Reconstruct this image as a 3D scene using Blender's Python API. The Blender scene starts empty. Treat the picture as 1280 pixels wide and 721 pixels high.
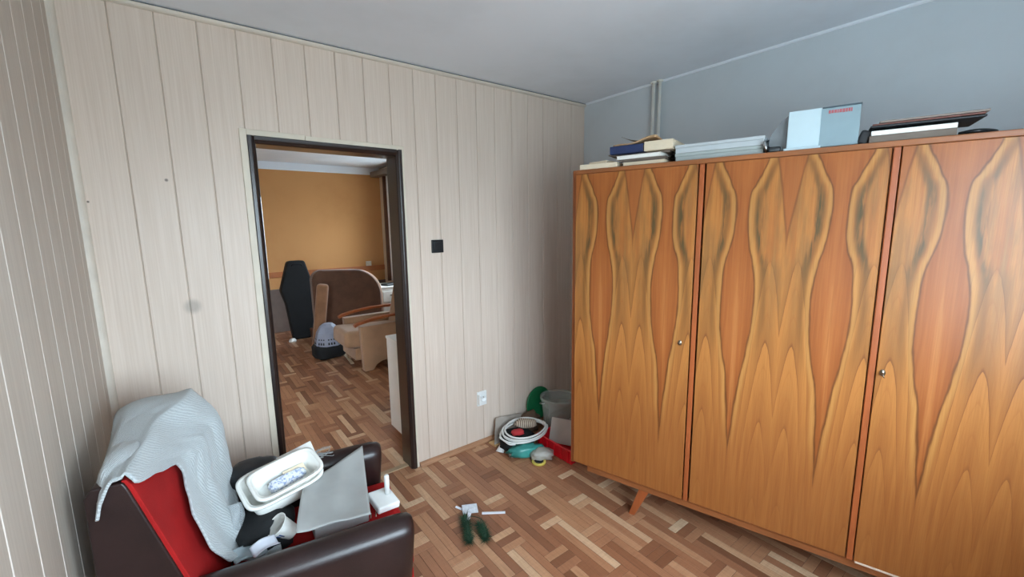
import bpy, bmesh, math, random
from mathutils import Vector, Matrix, Euler, noise
random.seed(7)
SC = bpy.context.scene
COL = SC.collection
PI = math.pi

# ------------------------------------------------------------------ camera
FPX, W_PX, H_PX = 532.95, 1280, 721
CAM_POS = Vector((-2.619, -2.438, 1.569))
CAM_R = Vector((0.79163921, -0.61084222, -0.01338466))
CAM_U = Vector((0.10274052, 0.11149112, 0.98844024))
CAM_F = Vector((0.60228876, 0.7838632, -0.15101899))
cam_data = bpy.data.cameras.new('camera')
cam_data.sensor_width = 36.0
cam_data.lens = FPX * 36.0 / W_PX
cam_data.clip_start = 0.02
cam = bpy.data.objects.new('camera', cam_data)
m3 = Matrix((CAM_R, CAM_U, -CAM_F)).transposed()
cam.matrix_world = Matrix.Translation(CAM_POS) @ m3.to_4x4()
COL.objects.link(cam)
SC.camera = cam

# ------------------------------------------------------------------ overcast sky, window portals, exposure
world = bpy.data.worlds.new('overcast_sky')
SC.world = world
world.use_nodes = True
wnt = world.node_tree
bg = wnt.nodes['Background']
wtc = wnt.nodes.new('ShaderNodeTexCoord')
wsep = wnt.nodes.new('ShaderNodeSeparateXYZ')
wnt.links.new(wtc.outputs['Generated'], wsep.inputs[0])
wr = wnt.nodes.new('ShaderNodeValToRGB')
wr.color_ramp.elements[0].position = 0.46
wr.color_ramp.elements[0].color = (0.32, 0.38, 0.42, 1)
wr.color_ramp.elements[1].position = 0.54
wr.color_ramp.elements[1].color = (0.74, 0.87, 1.0, 1)
wmr = wnt.nodes.new('ShaderNodeMapRange')
wmr.inputs['From Min'].default_value = -1.0
wnt.links.new(wsep.outputs['Z'], wmr.inputs['Value'])
wnt.links.new(wmr.outputs[0], wr.inputs[0])
wnt.links.new(wr.outputs[0], bg.inputs['Color'])
bg.inputs['Strength'].default_value = 29.0


def portal(name, loc, rot, sx, sy):
    l = bpy.data.lights.new(name, 'AREA')
    l.shape = 'RECTANGLE'
    l.size, l.size_y = sx, sy
    l.cycles.is_portal = True
    o = bpy.data.objects.new(name, l)
    o.location, o.rotation_euler = loc, rot
    COL.objects.link(o)


WIN = (-2.70, -1.10, 0.84, 2.08)            # window of this room, in the wall behind the camera
YF = -3.00                                  # that wall
WIN2 = (3.25, 4.10, 0.80, 2.02)               # window of the next room (y0, y1, z0, z1)
X2R = 0.08
portal('window_portal', ((WIN[0] + WIN[1]) / 2, YF - 0.12, (WIN[2] + WIN[3]) / 2), (PI / 2, 0, 0), WIN[1] - WIN[0], WIN[3] - WIN[2])
portal('far_window_portal', (X2R + 0.14, (WIN2[0] + WIN2[1]) / 2, (WIN2[2] + WIN2[3]) / 2), (0, PI / 2, 0), WIN2[3] - WIN2[2], WIN2[1] - WIN2[0])

SC.view_settings.view_transform = 'Standard'
SC.view_settings.look = 'None'
SC.view_settings.gamma = 1.0
SC.view_settings.use_curve_mapping = False
SC.view_settings.exposure = 0.0
SC.cycles.max_bounces = 10
SC.cycles.diffuse_bounces = 6
SC.cycles.sample_clamp_indirect = 8.0
SC.cycles.caustics_reflective = False
SC.cycles.caustics_refractive = False


# ------------------------------------------------------------------ helpers
def lin(c):
    out = []
    for v in c[:3]:
        v = v / 255.0
        out.append(v / 12.92 if v <= 0.04045 else ((v + 0.055) / 1.055) ** 2.4)
    return (out[0], out[1], out[2], 1.0)


class S:
    """a shader socket with arithmetic"""
    def __init__(self, nt, s):
        self.nt, self.s = nt, s

    def _op(self, op, *args):
        n = self.nt.nodes.new('ShaderNodeMath')
        n.operation = op
        for i, a in enumerate((self,) + args):
            if isinstance(a, S):
                self.nt.links.new(a.s, n.inputs[i])
            else:
                n.inputs[i].default_value = a
        return S(self.nt, n.outputs[0])

    def __add__(self, o): return self._op('ADD', o)
    def __sub__(self, o): return self._op('SUBTRACT', o)
    def __mul__(self, o): return self._op('MULTIPLY', o)
    def __truediv__(self, o): return self._op('DIVIDE', o)
    def __neg__(self): return self._op('MULTIPLY', -1.0)
    def abs(self): return self._op('ABSOLUTE')
    def fract(self): return self._op('FRACT')
    def pow(self, e): return self._op('POWER', e)
    def pingpong(self, e): return self._op('PINGPONG', e)
    def mx(self, e): return self._op('MAXIMUM', e)
    def mn(self, e): return self._op('MINIMUM', e)

    def smooth(self, a, b, lo=0.0, hi=1.0):
        n = self.nt.nodes.new('ShaderNodeMapRange')
        n.interpolation_type = 'SMOOTHSTEP'
        self.nt.links.new(self.s, n.inputs['Value'])
        n.inputs['From Min'].default_value = a
        n.inputs['From Max'].default_value = b
        n.inputs['To Min'].default_value = lo
        n.inputs['To Max'].default_value = hi
        return S(self.nt, n.outputs[0])

    def curve(self, pts):
        n = self.nt.nodes.new('ShaderNodeFloatCurve')
        c = n.mapping.curves[0]
        for i, (x, y) in enumerate(pts):
            if i < 2:
                c.points[i].location = (x, y)
            else:
                c.points.new(x, y)
        n.mapping.update()
        self.nt.links.new(self.s, n.inputs['Value'])
        return S(self.nt, n.outputs[0])


def mixc(nt, fac, a, b):
    n = nt.nodes.new('ShaderNodeMix')
    n.data_type = 'RGBA'
    n.clamp_factor = True
    for sock, v in ((n.inputs[0], fac), (n.inputs[6], a), (n.inputs[7], b)):
        if isinstance(v, S):
            nt.links.new(v.s, sock)
        else:
            sock.default_value = v
    return S(nt, n.outputs[2])


def coords(nt, kind='Object'):
    n = nt.nodes.new('ShaderNodeTexCoord')
    return S(nt, n.outputs[kind])


def noise_at(nt, vec, scale, stretch=(1, 1, 1), detail=3.0, rough=0.55, loc=(0, 0, 0)):
    mp = nt.nodes.new('ShaderNodeMapping')
    mp.inputs['Scale'].default_value = stretch
    mp.inputs['Location'].default_value = loc
    nt.links.new(vec.s, mp.inputs['Vector'])
    n = nt.nodes.new('ShaderNodeTexNoise')
    n.inputs['Scale'].default_value = scale
    n.inputs['Detail'].default_value = detail
    n.inputs['Roughness'].default_value = rough
    nt.links.new(mp.outputs[0], n.inputs['Vector'])
    return S(nt, n.outputs['Fac'])


def base_mat(name, rough=0.5, metal=0.0, spec=0.5):
    m = bpy.data.materials.new(name)
    m.use_nodes = True
    b = m.node_tree.nodes['Principled BSDF']
    b.inputs['Roughness'].default_value = rough
    b.inputs['Metallic'].default_value = metal
    b.inputs['Specular IOR Level'].default_value = spec
    return m, m.node_tree, b


def plain(name, col, rough=0.5, metal=0.0, var=0.12, scale=8.0, bump=0.0, bscale=200.0, spec=0.5, trans=0.0, alpha=1.0, coat=0.0, sheen=0.0, stretch=(1, 1, 1)):
    """one colour with a little procedural mottling"""
    m, nt, b = base_mat(name, rough, metal, spec)
    v = coords(nt)
    n = noise_at(nt, v, scale, stretch)
    c = lin(col)
    dark = tuple(x * (1 - var) for x in c[:3]) + (1,)
    lite = tuple(min(1, x * (1 + var)) for x in c[:3]) + (1,)
    nt.links.new(mixc(nt, n.smooth(0.3, 0.7), dark, lite).s, b.inputs['Base Color'])
    if bump:
        bn = nt.nodes.new('ShaderNodeBump')
        bn.inputs['Strength'].default_value = bump
        bn.inputs['Distance'].default_value = 0.004
        nt.links.new(noise_at(nt, v, bscale).s, bn.inputs['Height'])
        nt.links.new(bn.outputs[0], b.inputs['Normal'])
    b.inputs['Transmission Weight'].default_value = trans
    b.inputs['Alpha'].default_value = alpha
    b.inputs['Coat Weight'].default_value = coat
    b.inputs['Sheen Weight'].default_value = sheen
    return m


def tag(o, label=None, cat=None, group=None, kind=None):
    if label: o['label'] = label
    if cat: o['category'] = cat
    if group: o['group'] = group
    if kind: o['kind'] = kind
    return o


def empty(name, loc=(0, 0, 0), rz=0.0, label=None, cat=None, group=None, kind=None):
    o = bpy.data.objects.new(name, None)
    o.empty_display_size = 0.1
    o.location = loc
    o.rotation_euler = (0, 0, rz)
    COL.objects.link(o)
    return tag(o, label, cat, group, kind)


def link(name, me, mat, parent=None, loc=(0, 0, 0), rot=(0, 0, 0), smooth=False):
    if mat is not None and not me.materials:
        me.materials.append(mat)
    o = bpy.data.objects.new(name, me)
    COL.objects.link(o)
    o.location = loc
    o.rotation_euler = rot
    if parent is not None:
        o.parent = parent
    if smooth:
        for p in me.polygons:
            p.use_smooth = True
    return o


def pyd(name, verts, faces, mat, parent=None, loc=(0, 0, 0), rot=(0, 0, 0), smooth=False):
    me = bpy.data.meshes.new(name)
    me.from_pydata([tuple(v) for v in verts], [], faces)
    me.update()
    bm = bmesh.new(); bm.from_mesh(me)
    bmesh.ops.recalc_face_normals(bm, faces=bm.faces)
    bm.to_mesh(me); bm.free()
    return link(name, me, mat, parent, loc, rot, smooth)


def add_box(bm, lo, hi):
    x0, y0, z0 = lo; x1, y1, z1 = hi
    vs = [bm.verts.new(p) for p in ((x0, y0, z0), (x1, y0, z0), (x1, y1, z0), (x0, y1, z0), (x0, y0, z1), (x1, y0, z1), (x1, y1, z1), (x0, y1, z1))]
    for f in ((0, 3, 2, 1), (4, 5, 6, 7), (0, 1, 5, 4), (1, 2, 6, 5), (2, 3, 7, 6), (3, 0, 4, 7)):
        bm.faces.new([vs[i] for i in f])


def boxes(name, lst, mat, parent=None, bev=0.0, seg=1, loc=(0, 0, 0), rot=(0, 0, 0), smooth=False):
    """one mesh from one or more lo/hi boxes (pieces of ONE part)"""
    bm = bmesh.new()
    for lo, hi in lst:
        add_box(bm, lo, hi)
    if bev:
        bmesh.ops.bevel(bm, geom=bm.edges[:], offset=bev, segments=seg, affect='EDGES', profile=0.5)
    me = bpy.data.meshes.new(name)
    bm.to_mesh(me); bm.free()
    o = link(name, me, mat, parent, loc, rot, smooth)
    if smooth and bev:
        o.modifiers.new('weighted_normals', 'WEIGHTED_NORMAL').weight = 80
    return o


def rbox(name, size, mat, parent=None, loc=(0, 0, 0), rot=(0, 0, 0), bev=0.004, seg=2, smooth=True):
    h = [s / 2 for s in size]
    return boxes(name, [((-h[0], -h[1], -h[2]), (h[0], h[1], h[2]))], mat, parent, bev, seg, loc, rot, smooth)


def prism(name, poly, z0, z1, mat, parent=None, loc=(0, 0, 0), rot=(0, 0, 0), bev=0.0, seg=2, smooth=False, axis='z'):
    bm = bmesh.new()
    def P(a, b, c):
        return (a, b, c) if axis == 'z' else ((a, c, b) if axis == 'y' else (c, a, b))
    bot = [bm.verts.new(P(a, b, z0)) for a, b in poly]
    top = [bm.verts.new(P(a, b, z1)) for a, b in poly]
    bm.faces.new(bot[::-1]); bm.faces.new(top)
    n = len(poly)
    for i in range(n):
        bm.faces.new((bot[i], bot[(i + 1) % n], top[(i + 1) % n], top[i]))
    bmesh.ops.recalc_face_normals(bm, faces=bm.faces)
    if bev:
        bmesh.ops.bevel(bm, geom=bm.edges[:], offset=bev, segments=seg, affect='EDGES', profile=0.5)
    me = bpy.data.meshes.new(name)
    bm.to_mesh(me); bm.free()
    o = link(name, me, mat, parent, loc, rot, smooth)
    if smooth and bev:
        o.modifiers.new('weighted_normals', 'WEIGHTED_NORMAL').weight = 80
    return o


def lathe(name, prof, mat, parent=None, loc=(0, 0, 0), rot=(0, 0, 0), n=28, smooth=True, sx=1.0, sy=1.0):
    vs, fs = [], []
    for r, z in prof:
        for k in range(n):
            a = 2 * PI * k / n
            vs.append((r * math.cos(a) * sx, r * math.sin(a) * sy, z))
    for i in range(len(prof) - 1):
        for k in range(n):
            fs.append((i * n + k, i * n + (k + 1) % n, (i + 1) * n + (k + 1) % n, (i + 1) * n + k))
    if prof[0][0] > 1e-6: fs.append(tuple(range(n))[::-1])
    if prof[-1][0] > 1e-6: fs.append(tuple((len(prof) - 1) * n + k for k in range(n)))
    return pyd(name, vs, fs, mat, parent, loc, rot, smooth)


def open_lathe(name, prof, mat, parent=None, loc=(0, 0, 0), rot=(0, 0, 0), n=28, thick=0.0015):
    vs, fs = [], []
    for r, z in prof:
        for k in range(n):
            a = 2 * PI * k / n
            vs.append((r * math.cos(a), r * math.sin(a), z))
    for i in range(len(prof) - 1):
        for k in range(n):
            fs.append((i * n + k, i * n + (k + 1) % n, (i + 1) * n + (k + 1) % n, (i + 1) * n + k))
    fs.append(tuple(range(n))[::-1])
    o = pyd(name, vs, fs, mat, parent, loc, rot, True)
    md = o.modifiers.new('solid', 'SOLIDIFY'); md.thickness = thick; md.offset = -1
    return o


def tube(name, pts, r, mat, parent=None, n=8, closed=False, loc=(0, 0, 0), rot=(0, 0, 0)):
    pts = [Vector(p) for p in pts]
    N = len(pts)
    vs, fs = [], []
    up = Vector((0, 0, 1))
    for i, p in enumerate(pts):
        if closed:
            t = pts[(i + 1) % N] - pts[i - 1]
        else:
            t = pts[min(i + 1, N - 1)] - pts[max(i - 1, 0)]
        t.normalize()
        a = t.cross(up)
        if a.length < 1e-3: a = t.cross(Vector((1, 0, 0)))
        a.normalize(); b = a.cross(t)
        rr = r[i] if isinstance(r, (list, tuple)) else r
        for k in range(n):
            an = 2 * PI * k / n
            vs.append(p + a * math.cos(an) * rr + b * math.sin(an) * rr)
    for i in range(N if closed else N - 1):
        j = (i + 1) % N
        for k in range(n):
            fs.append((i * n + k, i * n + (k + 1) % n, j * n + (k + 1) % n, j * n + k))
    if not closed:
        fs.append(tuple(range(n))[::-1]); fs.append(tuple((N - 1) * n + k for k in range(n)))
    return pyd(name, vs, fs, mat, parent, loc, rot, True)


def spline(ctrl, n=8, closed=False):
    P = [Vector(c) for c in ctrl]
    out = []
    N = len(P)
    for i in range(N if closed else N - 1):
        p0 = P[i - 1] if (closed or i > 0) else P[0]
        p1, p2 = P[i], P[(i + 1) % N]
        p3 = P[(i + 2) % N] if (closed or i + 2 < N) else P[-1]
        for k in range(n):
            t = k / n
            out.append(0.5 * ((2 * p1) + (p2 - p0) * t + (2 * p0 - 5 * p1 + 4 * p2 - p3) * t * t + (3 * p1 - p0 - 3 * p2 + p3) * t ** 3))
    if not closed: out.append(P[-1])
    return out


def grid(name, fn, nu, nv, mat, parent=None, thick=0.0, loc=(0, 0, 0), rot=(0, 0, 0), smooth=True, offset=0.0):
    vs = [fn(i / nu, j / nv) for i in range(nu + 1) for j in range(nv + 1)]
    fs = [(i * (nv + 1) + j, i * (nv + 1) + j + 1, (i + 1) * (nv + 1) + j + 1, (i + 1) * (nv + 1) + j) for i in range(nu) for j in range(nv)]
    o = pyd(name, vs, fs, mat, parent, loc, rot, smooth)
    if thick:
        md = o.modifiers.new('solid', 'SOLIDIFY'); md.thickness = thick; md.offset = offset
    return o


def blob(name, size, mat, parent=None, loc=(0, 0, 0), rot=(0, 0, 0), amp=0.15, freq=2.0, sq=0.7, seed=0, flat=None, sub=3):
    """a soft lumpy bag"""
    bm = bmesh.new()
    bmesh.ops.create_icosphere(bm, subdivisions=sub, radius=1.0)
    for v in bm.verts:
        d = v.co.normalized()
        c = Vector([math.copysign(abs(x) ** sq, x) for x in d])
        c *= 1 + amp * noise.noise(d * freq + Vector((seed, seed * 1.7, 0)))
        c = Vector((c.x * size[0] / 2, c.y * size[1] / 2, c.z * size[2] / 2))
        if flat is not None: c.z = max(c.z, -size[2] * flat)
        v.co = c
    me = bpy.data.meshes.new(name)
    bm.to_mesh(me); bm.free()
    return link(name, me, mat, parent, loc, rot, True)


def lerp(a, b, t): return a + (b - a) * t
def sstep(a, b, x):
    t = max(0.0, min(1.0, (x - a) / (b - a)))
    return t * t * (3 - 2 * t)


def to_px(p):
    d = Vector(p) - CAM_POS
    z = d.dot(CAM_F)
    if z < 0.05: return None
    return (W_PX / 2 + FPX * d.dot(CAM_R) / z, H_PX / 2 - FPX * d.dot(CAM_U) / z)


# ------------------------------------------------------------------ room numbers
H = 2.486
XL, XR = -2.931, 0.0
DL, DR, DT = -2.324, -1.550, 2.0      # outside of the dark door frame
YB = 0.125                            # back of the shared wall
Y2 = 4.64                             # far wall of the next room
X2L = -3.3


# ------------------------------------------------------------------ materials of the setting
def panel_mat(name='beige_wood_grain_laminate', cols=((213, 195, 179), (224, 208, 194), (206, 187, 171), (203, 188, 174))):
    m, nt, b = base_mat(name, 0.42, spec=0.35)
    g = S(nt, nt.nodes.new('ShaderNodeNewGeometry').outputs['Position'])
    oi = nt.nodes.new('ShaderNodeObjectInfo')
    rnd = S(nt, oi.outputs['Random'])
    fine = noise_at(nt, g, 1.0, (150, 150, 2.2), 4, 0.6)
    wide = noise_at(nt, g, 1.0, (38, 38, 1.0), 3, 0.6, (3, 1, 0))
    c = mixc(nt, fine.smooth(0.3, 0.7), lin(cols[0]), lin(cols[1]))
    c = mixc(nt, wide.smooth(0.45, 0.75) * 0.35, c, lin(cols[2]))
    c = mixc(nt, rnd * 0.16, c, lin(cols[3]))
    # an old smudge and a plugged hole on the wall beside the door
    sep = nt.nodes.new('ShaderNodeSeparateXYZ'); nt.links.new(g.s, sep.inputs[0])
    X, Y, Z = (S(nt, sep.outputs[i]) for i in range(3))
    for (px, pz, r, col, k) in ((-2.609, 1.209, 0.045, (150, 140, 130), 0.6), (-2.644, 1.776, 0.009, (96, 86, 78), 0.9), (-2.902, 1.678, 0.006, (80, 70, 60), 0.9)):
        d = ((X - px) * (X - px) + (Z - pz) * (Z - pz) + Y * Y).pow(0.5)
        c = mixc(nt, d.smooth(r * 0.3, r, k, 0.0), c, lin(col))
    nt.links.new(c.s, b.inputs['Base Color'])
    return m


def parquet_mat():
    m, nt, b = base_mat('worn_oak_parquet', 0.38, spec=0.45)
    g = nt.nodes.new('ShaderNodeNewGeometry')
    oi = nt.nodes.new('ShaderNodeObjectInfo')
    pos = S(nt, g.outputs['Position'])
    rnd = (S(nt, oi.outputs['Random']) + S(nt, g.outputs['Random Per Island'])).fract()
    r2 = (rnd * 7.31).fract()
    ramp = nt.nodes.new('ShaderNodeValToRGB')
    cr = ramp.color_ramp
    cols = [(0.0, (128, 84, 60)), (0.25, (156, 105, 76)), (0.5, (172, 121, 89)), (0.72, (185, 136, 101)), (0.86, (202, 158, 122)), (1.0, (219, 186, 152))]
    while len(cr.elements) < len(cols): cr.elements.new(0.5)
    for e, (p, c) in zip(cr.elements, cols):
        e.position, e.color = p, lin(c)
    nt.links.new(rnd.s, ramp.inputs[0])
    grain_v = noise_at(nt, pos, 1.0, (110, 9, 30), 4, 0.6)
    grain_h = noise_at(nt, pos, 1.0, (9, 110, 30), 4, 0.6)
    grain = grain_v * 0.65 + grain_h * 0.35
    c = mixc(nt, grain.smooth(0.35, 0.68) * 0.30, S(nt, ramp.outputs[0]), lin((112, 70, 46)))
    dirt = noise_at(nt, pos, 3.2, detail=4)
    c = mixc(nt, dirt.smooth(0.5, 0.75) * 0.25, c, lin((128, 96, 74)))
    nt.links.new(c.s, b.inputs['Base Color'])
    nt.links.new((r2 * 0.14 + dirt * 0.25 + 0.2).s, b.inputs['Roughness'])
    return m


def plaster(name, col, dirt_col, amt=0.5, scale=1.3):
    m, nt, b = base_mat(name, 0.85, spec=0.2)
    pos = S(nt, nt.nodes.new('ShaderNodeNewGeometry').outputs['Position'])
    n1 = noise_at(nt, pos, scale, detail=5, rough=0.6)
    n2 = noise_at(nt, pos, 40.0, detail=2)
    c = mixc(nt, n1.smooth(0.42, 0.75) * amt, lin(col), lin(dirt_col))
    nt.links.new(c.s, b.inputs['Base Color'])
    bn = nt.nodes.new('ShaderNodeBump'); bn.inputs['Strength'].default_value = 0.15; bn.inputs['Distance'].default_value = 0.003
    nt.links.new(n2.s, bn.inputs['Height']); nt.links.new(bn.outputs[0], b.inputs['Normal'])
    return m


MAT_PANEL = panel_mat()
MAT_PANEL_L = panel_mat('shade_toned_beige_laminate', ((184, 171, 158), (196, 184, 171), (178, 164, 150), (176, 164, 152)))  # left wall's dimmer light is put into this darker plank colour
MAT_GROOVE = plain('pale_groove_edge', (204, 194, 184), 0.5, var=0.04)
MAT_PARQ = parquet_mat()
MAT_JOINT = plain('dark_joint_filler', (70, 46, 32), 0.8)
MAT_CEIL = plaster('grey_white_ceiling_paint', (234, 241, 249), (212, 217, 222), 0.5, 0.9)
MAT_WALLR = plaster('pale_grey_wall_paint', (203, 211, 216), (188, 194, 197), 0.6)
MAT_ORANGE = plaster('orange_wall_paint', (204, 150, 98), (188, 130, 80), 0.5)
MAT_CREAM2 = plaster('cream_wall_paint', (212, 196, 172), (196, 178, 152), 0.4)
MAT_TRIM = plain('beige_trim', (212, 202, 188), 0.5, var=0.06)
MAT_BROWNBASE = plain('brown_baseboard_wood', (168, 124, 92), 0.45, var=0.18, scale=3, stretch=(3, 40, 40))
MAT_FRAME = plain('black_brown_gloss_enamel', (40, 28, 25), 0.3, var=0.1, spec=0.55, coat=0.4)
MAT_WHITEPVC = plain('white_plastic', (232, 234, 232), 0.35, var=0.04)
MAT_BLACKPL = plain('black_plastic', (26, 30, 33), 0.35, var=0.1)


# ------------------------------------------------------------------ floor: parquet strips in columns
def make_floor(name, rect, zone, label, nparts, seed_phase=0.0):
    x_lo, x_hi, y_lo, y_hi = rect
    root = boxes(name, [((x_lo, y_lo, -0.05), (x_hi, y_hi, -0.0012))], MAT_JOINT)
    tag(root, label, 'floor', kind='structure')
    CW, PER, HB = 0.1255, 0.52, 0.133
    gap = 0.0006
    strips = []
    k0 = math.floor((x_lo + 1.785) / CW) - 1
    k1 = math.ceil((x_hi + 1.785) / CW) + 1
    for k in range(k0, k1):
        cx = -1.785 + CW * k
        hy = -0.82 if k % 2 == 0 else -0.56
        j0 = math.floor((y_lo - hy) / PER) - 1
        j1 = math.ceil((y_hi - hy) / PER) + 1
        for j in range(j0, j1):
            top = hy + j * PER
            for q in range(3):                          # three short strips lying across
                strips.append((cx, cx + CW, top - HB + q * HB / 3, top - HB + (q + 1) * HB / 3))
            vt = top - HB
            vb = top - PER
            for q in range(3):                          # three long strips
                strips.append((cx + q * CW / 3, cx + (q + 1) * CW / 3, vb, vt))
    out = []
    for s in strips:
        c = (max(s[0], x_lo), min(s[1], x_hi), max(s[2], y_lo), min(s[3], y_hi))
        if c[1] - c[0] > 0.008 and c[3] - c[2] > 0.008:
            out.append((c, abs(c[1] - c[0] - (s[1] - s[0])) < 1e-6 and abs(c[3] - c[2] - (s[3] - s[2])) < 1e-6))
    def score(c):
        pp = [to_px((x, y, 0)) for x, y in ((c[0], c[2]), (c[1], c[2]), (c[1], c[3]), (c[0], c[3]))]
        if any(q is None for q in pp): return 0
        u = sum(q[0] for q in pp) / 4; v = sum(q[1] for q in pp) / 4
        if not zone(u, v): return 0
        return abs(sum(pp[i][0] * pp[(i + 1) % 4][1] - pp[(i + 1) % 4][0] * pp[i][1] for i in range(4))) / 2
    out.sort(key=lambda t: -score(t[0]))
    cache = {}
    def strip_mesh(w, h):
        key = (round(w, 5), round(h, 5))
        if key not in cache:
            bm = bmesh.new()
            e = 0.0009
            a, b_ = w / 2 - gap, h / 2 - gap
            lo = [bm.verts.new(p) for p in ((-a, -b_, -0.004), (a, -b_, -0.004), (a, b_, -0.004), (-a, b_, -0.004))]
            mid = [bm.verts.new((p.co.x, p.co.y, -e)) for p in lo]
            hi = [bm.verts.new((math.copysign(abs(p.co.x) - e, p.co.x), math.copysign(abs(p.co.y) - e, p.co.y), 0)) for p in lo]
            for A, B_ in ((lo, mid), (mid, hi)):
                for i in range(4): bm.faces.new((A[i], A[(i + 1) % 4], B_[(i + 1) % 4], B_[i]))
            bm.faces.new(hi)
            me = bpy.data.meshes.new('parquet_strip'); bm.to_mesh(me); bm.free()
            me.materials.append(MAT_PARQ)
            cache[key] = me
        return cache[key]
    rnd = random.Random(3)
    for c, full in out[:nparts]:
        if score(c) <= 0: break
        o = bpy.data.objects.new('parquet_strip', strip_mesh(c[1] - c[0], c[3] - c[2]))
        COL.objects.link(o)
        o.location = ((c[0] + c[1]) / 2, (c[2] + c[3]) / 2, rnd.uniform(-0.0005, 0.0))
        o.parent = root
        done = True
    n = sum(1 for c, f in out[:nparts] if score(c) > 0)
    bm = bmesh.new()
    for c, full in out[n:]:
        z = rnd.uniform(-0.0005, 0)
        add_box(bm, (c[0] + gap, c[2] + gap, -0.004), (c[1] - gap, c[3] - gap, z))
    me = bpy.data.meshes.new('parquet_field'); bm.to_mesh(me); bm.free()
    f = link('parquet_field', me, MAT_PARQ, root)
    f['kind'] = 'stuff'
    return root


def zone_here(u, v):
    if not (0 <= u <= 1280 and 0 <= v <= 740): return False
    if u > 716 and v < 585 + (u - 716) * 0.37: return False
    if u < 515 and (v > 640 or u < 462): return False
    return True


def zone_there(u, v):
    return 325 < u < 512 and 190 < v < 595 and v < 640 - (u - 330) * 0.5


make_floor('floor', (XL, XR, YF, 0.062), zone_here, 'worn oak parquet floor of the wood panelled room', 300)
make_floor('floor', (X2L, X2R, 0.068, Y2), zone_there, 'dull parquet floor of the orange room behind the doorway', 220)

# ------------------------------------------------------------------ walls and ceilings
tag(boxes('ceiling', [((XL - 0.2, YF - 0.2, H), (0.3, YB, H + 0.15))], MAT_CEIL), 'grey white painted ceiling over the wardrobe and panelled walls', 'ceiling', kind='structure')
tag(boxes('ceiling', [((X2L - 0.2, YB, H), (0.4, Y2 + 0.2, H + 0.15))], MAT_CEIL), 'dim ceiling of the orange room seen through the doorway', 'ceiling', kind='structure')

PT = 0.008                                       # panel thickness
wall_back = boxes('wall_back', [((XL - 0.15, PT, 0), (DL + 0.01, YB, H)), ((DR - 0.01, PT, 0), (0.3, YB, H)), ((DL, PT, DT - 0.01), (DR, YB, H))], MAT_TRIM)
tag(wall_back, 'wall with the doorway clad in vertical beige wood grain planks', 'wall', kind='structure')


def plank_mesh(name, w, z0, z1, notch=None):
    """vertical tongue-and-groove plank, front at y=0, x from 0 to w; notch=(xa, xb, ztop) is cut away for the door"""
    g, c = 0.0009, 0.0030
    def prof(a, b, ca, cb):
        return [(a, PT), (a, 0.0026 if ca else 0), (a + ca, 0), (b - cb, 0), (b, 0.0026 if cb else 0), (b, PT)]
    parts = []
    if notch is None:
        parts.append((prof(g, w - g, c, c), z0, z1))
    else:
        xa, xb, zt = notch
        parts.append((prof(g, w - g, c, c), zt, z1))
        if xa > 0.012: parts.append((prof(g, xa, c, 0), z0, zt))
        if xb < w - 0.012: parts.append((prof(xb, w - g, 0, c), z0, zt))
    bm = bmesh.new()
    for poly, a, b in parts:
        clean = []
        for p in poly:
            if not clean or (abs(p[0] - clean[-1][0]) + abs(p[1] - clean[-1][1])) > 1e-7: clean.append(p)
        lo = [bm.verts.new((x, y, a)) for x, y in clean]
        hi = [bm.verts.new((x, y, b)) for x, y in clean]
        n = len(clean)
        for i in range(n - 1): bm.faces.new((lo[i], lo[i + 1], hi[i + 1], hi[i]))
        bm.faces.new(lo[::-1]); bm.faces.new(hi)
    me = bpy.data.meshes.new(name); bm.to_mesh(me); bm.free()
    return me


SP = 0.1452
edges = [XL] + [XL + 0.1685 + i * SP for i in range(0, 20)]
edges = [e for e in edges if e < XR - 0.03] + [XR]
shared = {}
for a, b in zip(edges, edges[1:]):
    w = b - a
    if b <= DL or a >= DR:
        key = round(w, 4)
        if key not in shared: shared[key] = plank_mesh('wall_plank', w, 0.0, H)
        me = shared[key]
    else:
        me = plank_mesh('wall_plank', w, 0.0, H, (max(DL - a, 0), min(DR - a, w), DT))
    link('wall_plank', me, MAT_PANEL, wall_back, (a, 0, 0))

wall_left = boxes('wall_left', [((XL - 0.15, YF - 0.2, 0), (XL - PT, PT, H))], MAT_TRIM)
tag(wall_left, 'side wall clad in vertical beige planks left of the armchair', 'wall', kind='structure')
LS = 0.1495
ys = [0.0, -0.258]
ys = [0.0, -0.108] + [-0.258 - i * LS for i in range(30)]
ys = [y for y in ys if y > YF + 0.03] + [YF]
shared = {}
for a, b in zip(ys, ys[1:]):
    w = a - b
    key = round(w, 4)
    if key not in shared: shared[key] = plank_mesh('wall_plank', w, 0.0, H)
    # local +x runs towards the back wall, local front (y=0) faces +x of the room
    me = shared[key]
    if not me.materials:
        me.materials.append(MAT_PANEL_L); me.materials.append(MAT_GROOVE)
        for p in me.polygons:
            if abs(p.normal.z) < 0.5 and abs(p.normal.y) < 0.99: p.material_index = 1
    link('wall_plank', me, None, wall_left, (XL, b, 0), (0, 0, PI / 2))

tag(boxes('wall_right', [((XR, YF - 0.2, 0), (XR + 0.15, PT, H))], MAT_WALLR), 'plain bluish grey painted wall behind the wardrobe', 'wall', kind='structure')
wx0, wx1, wz0, wz1 = WIN
tag(boxes('wall_front', [((XL - 0.15, YF - 0.2, 0), (wx0, YF, H)), ((wx1, YF - 0.2, 0), (0.15, YF, H)), ((wx0, YF - 0.2, 0), (wx1, YF, wz0)), ((wx0, YF - 0.2, wz1), (wx1, YF, H))], MAT_WALLR),
    'painted wall with the window, opposite the doorway', 'wall', kind='structure')

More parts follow.
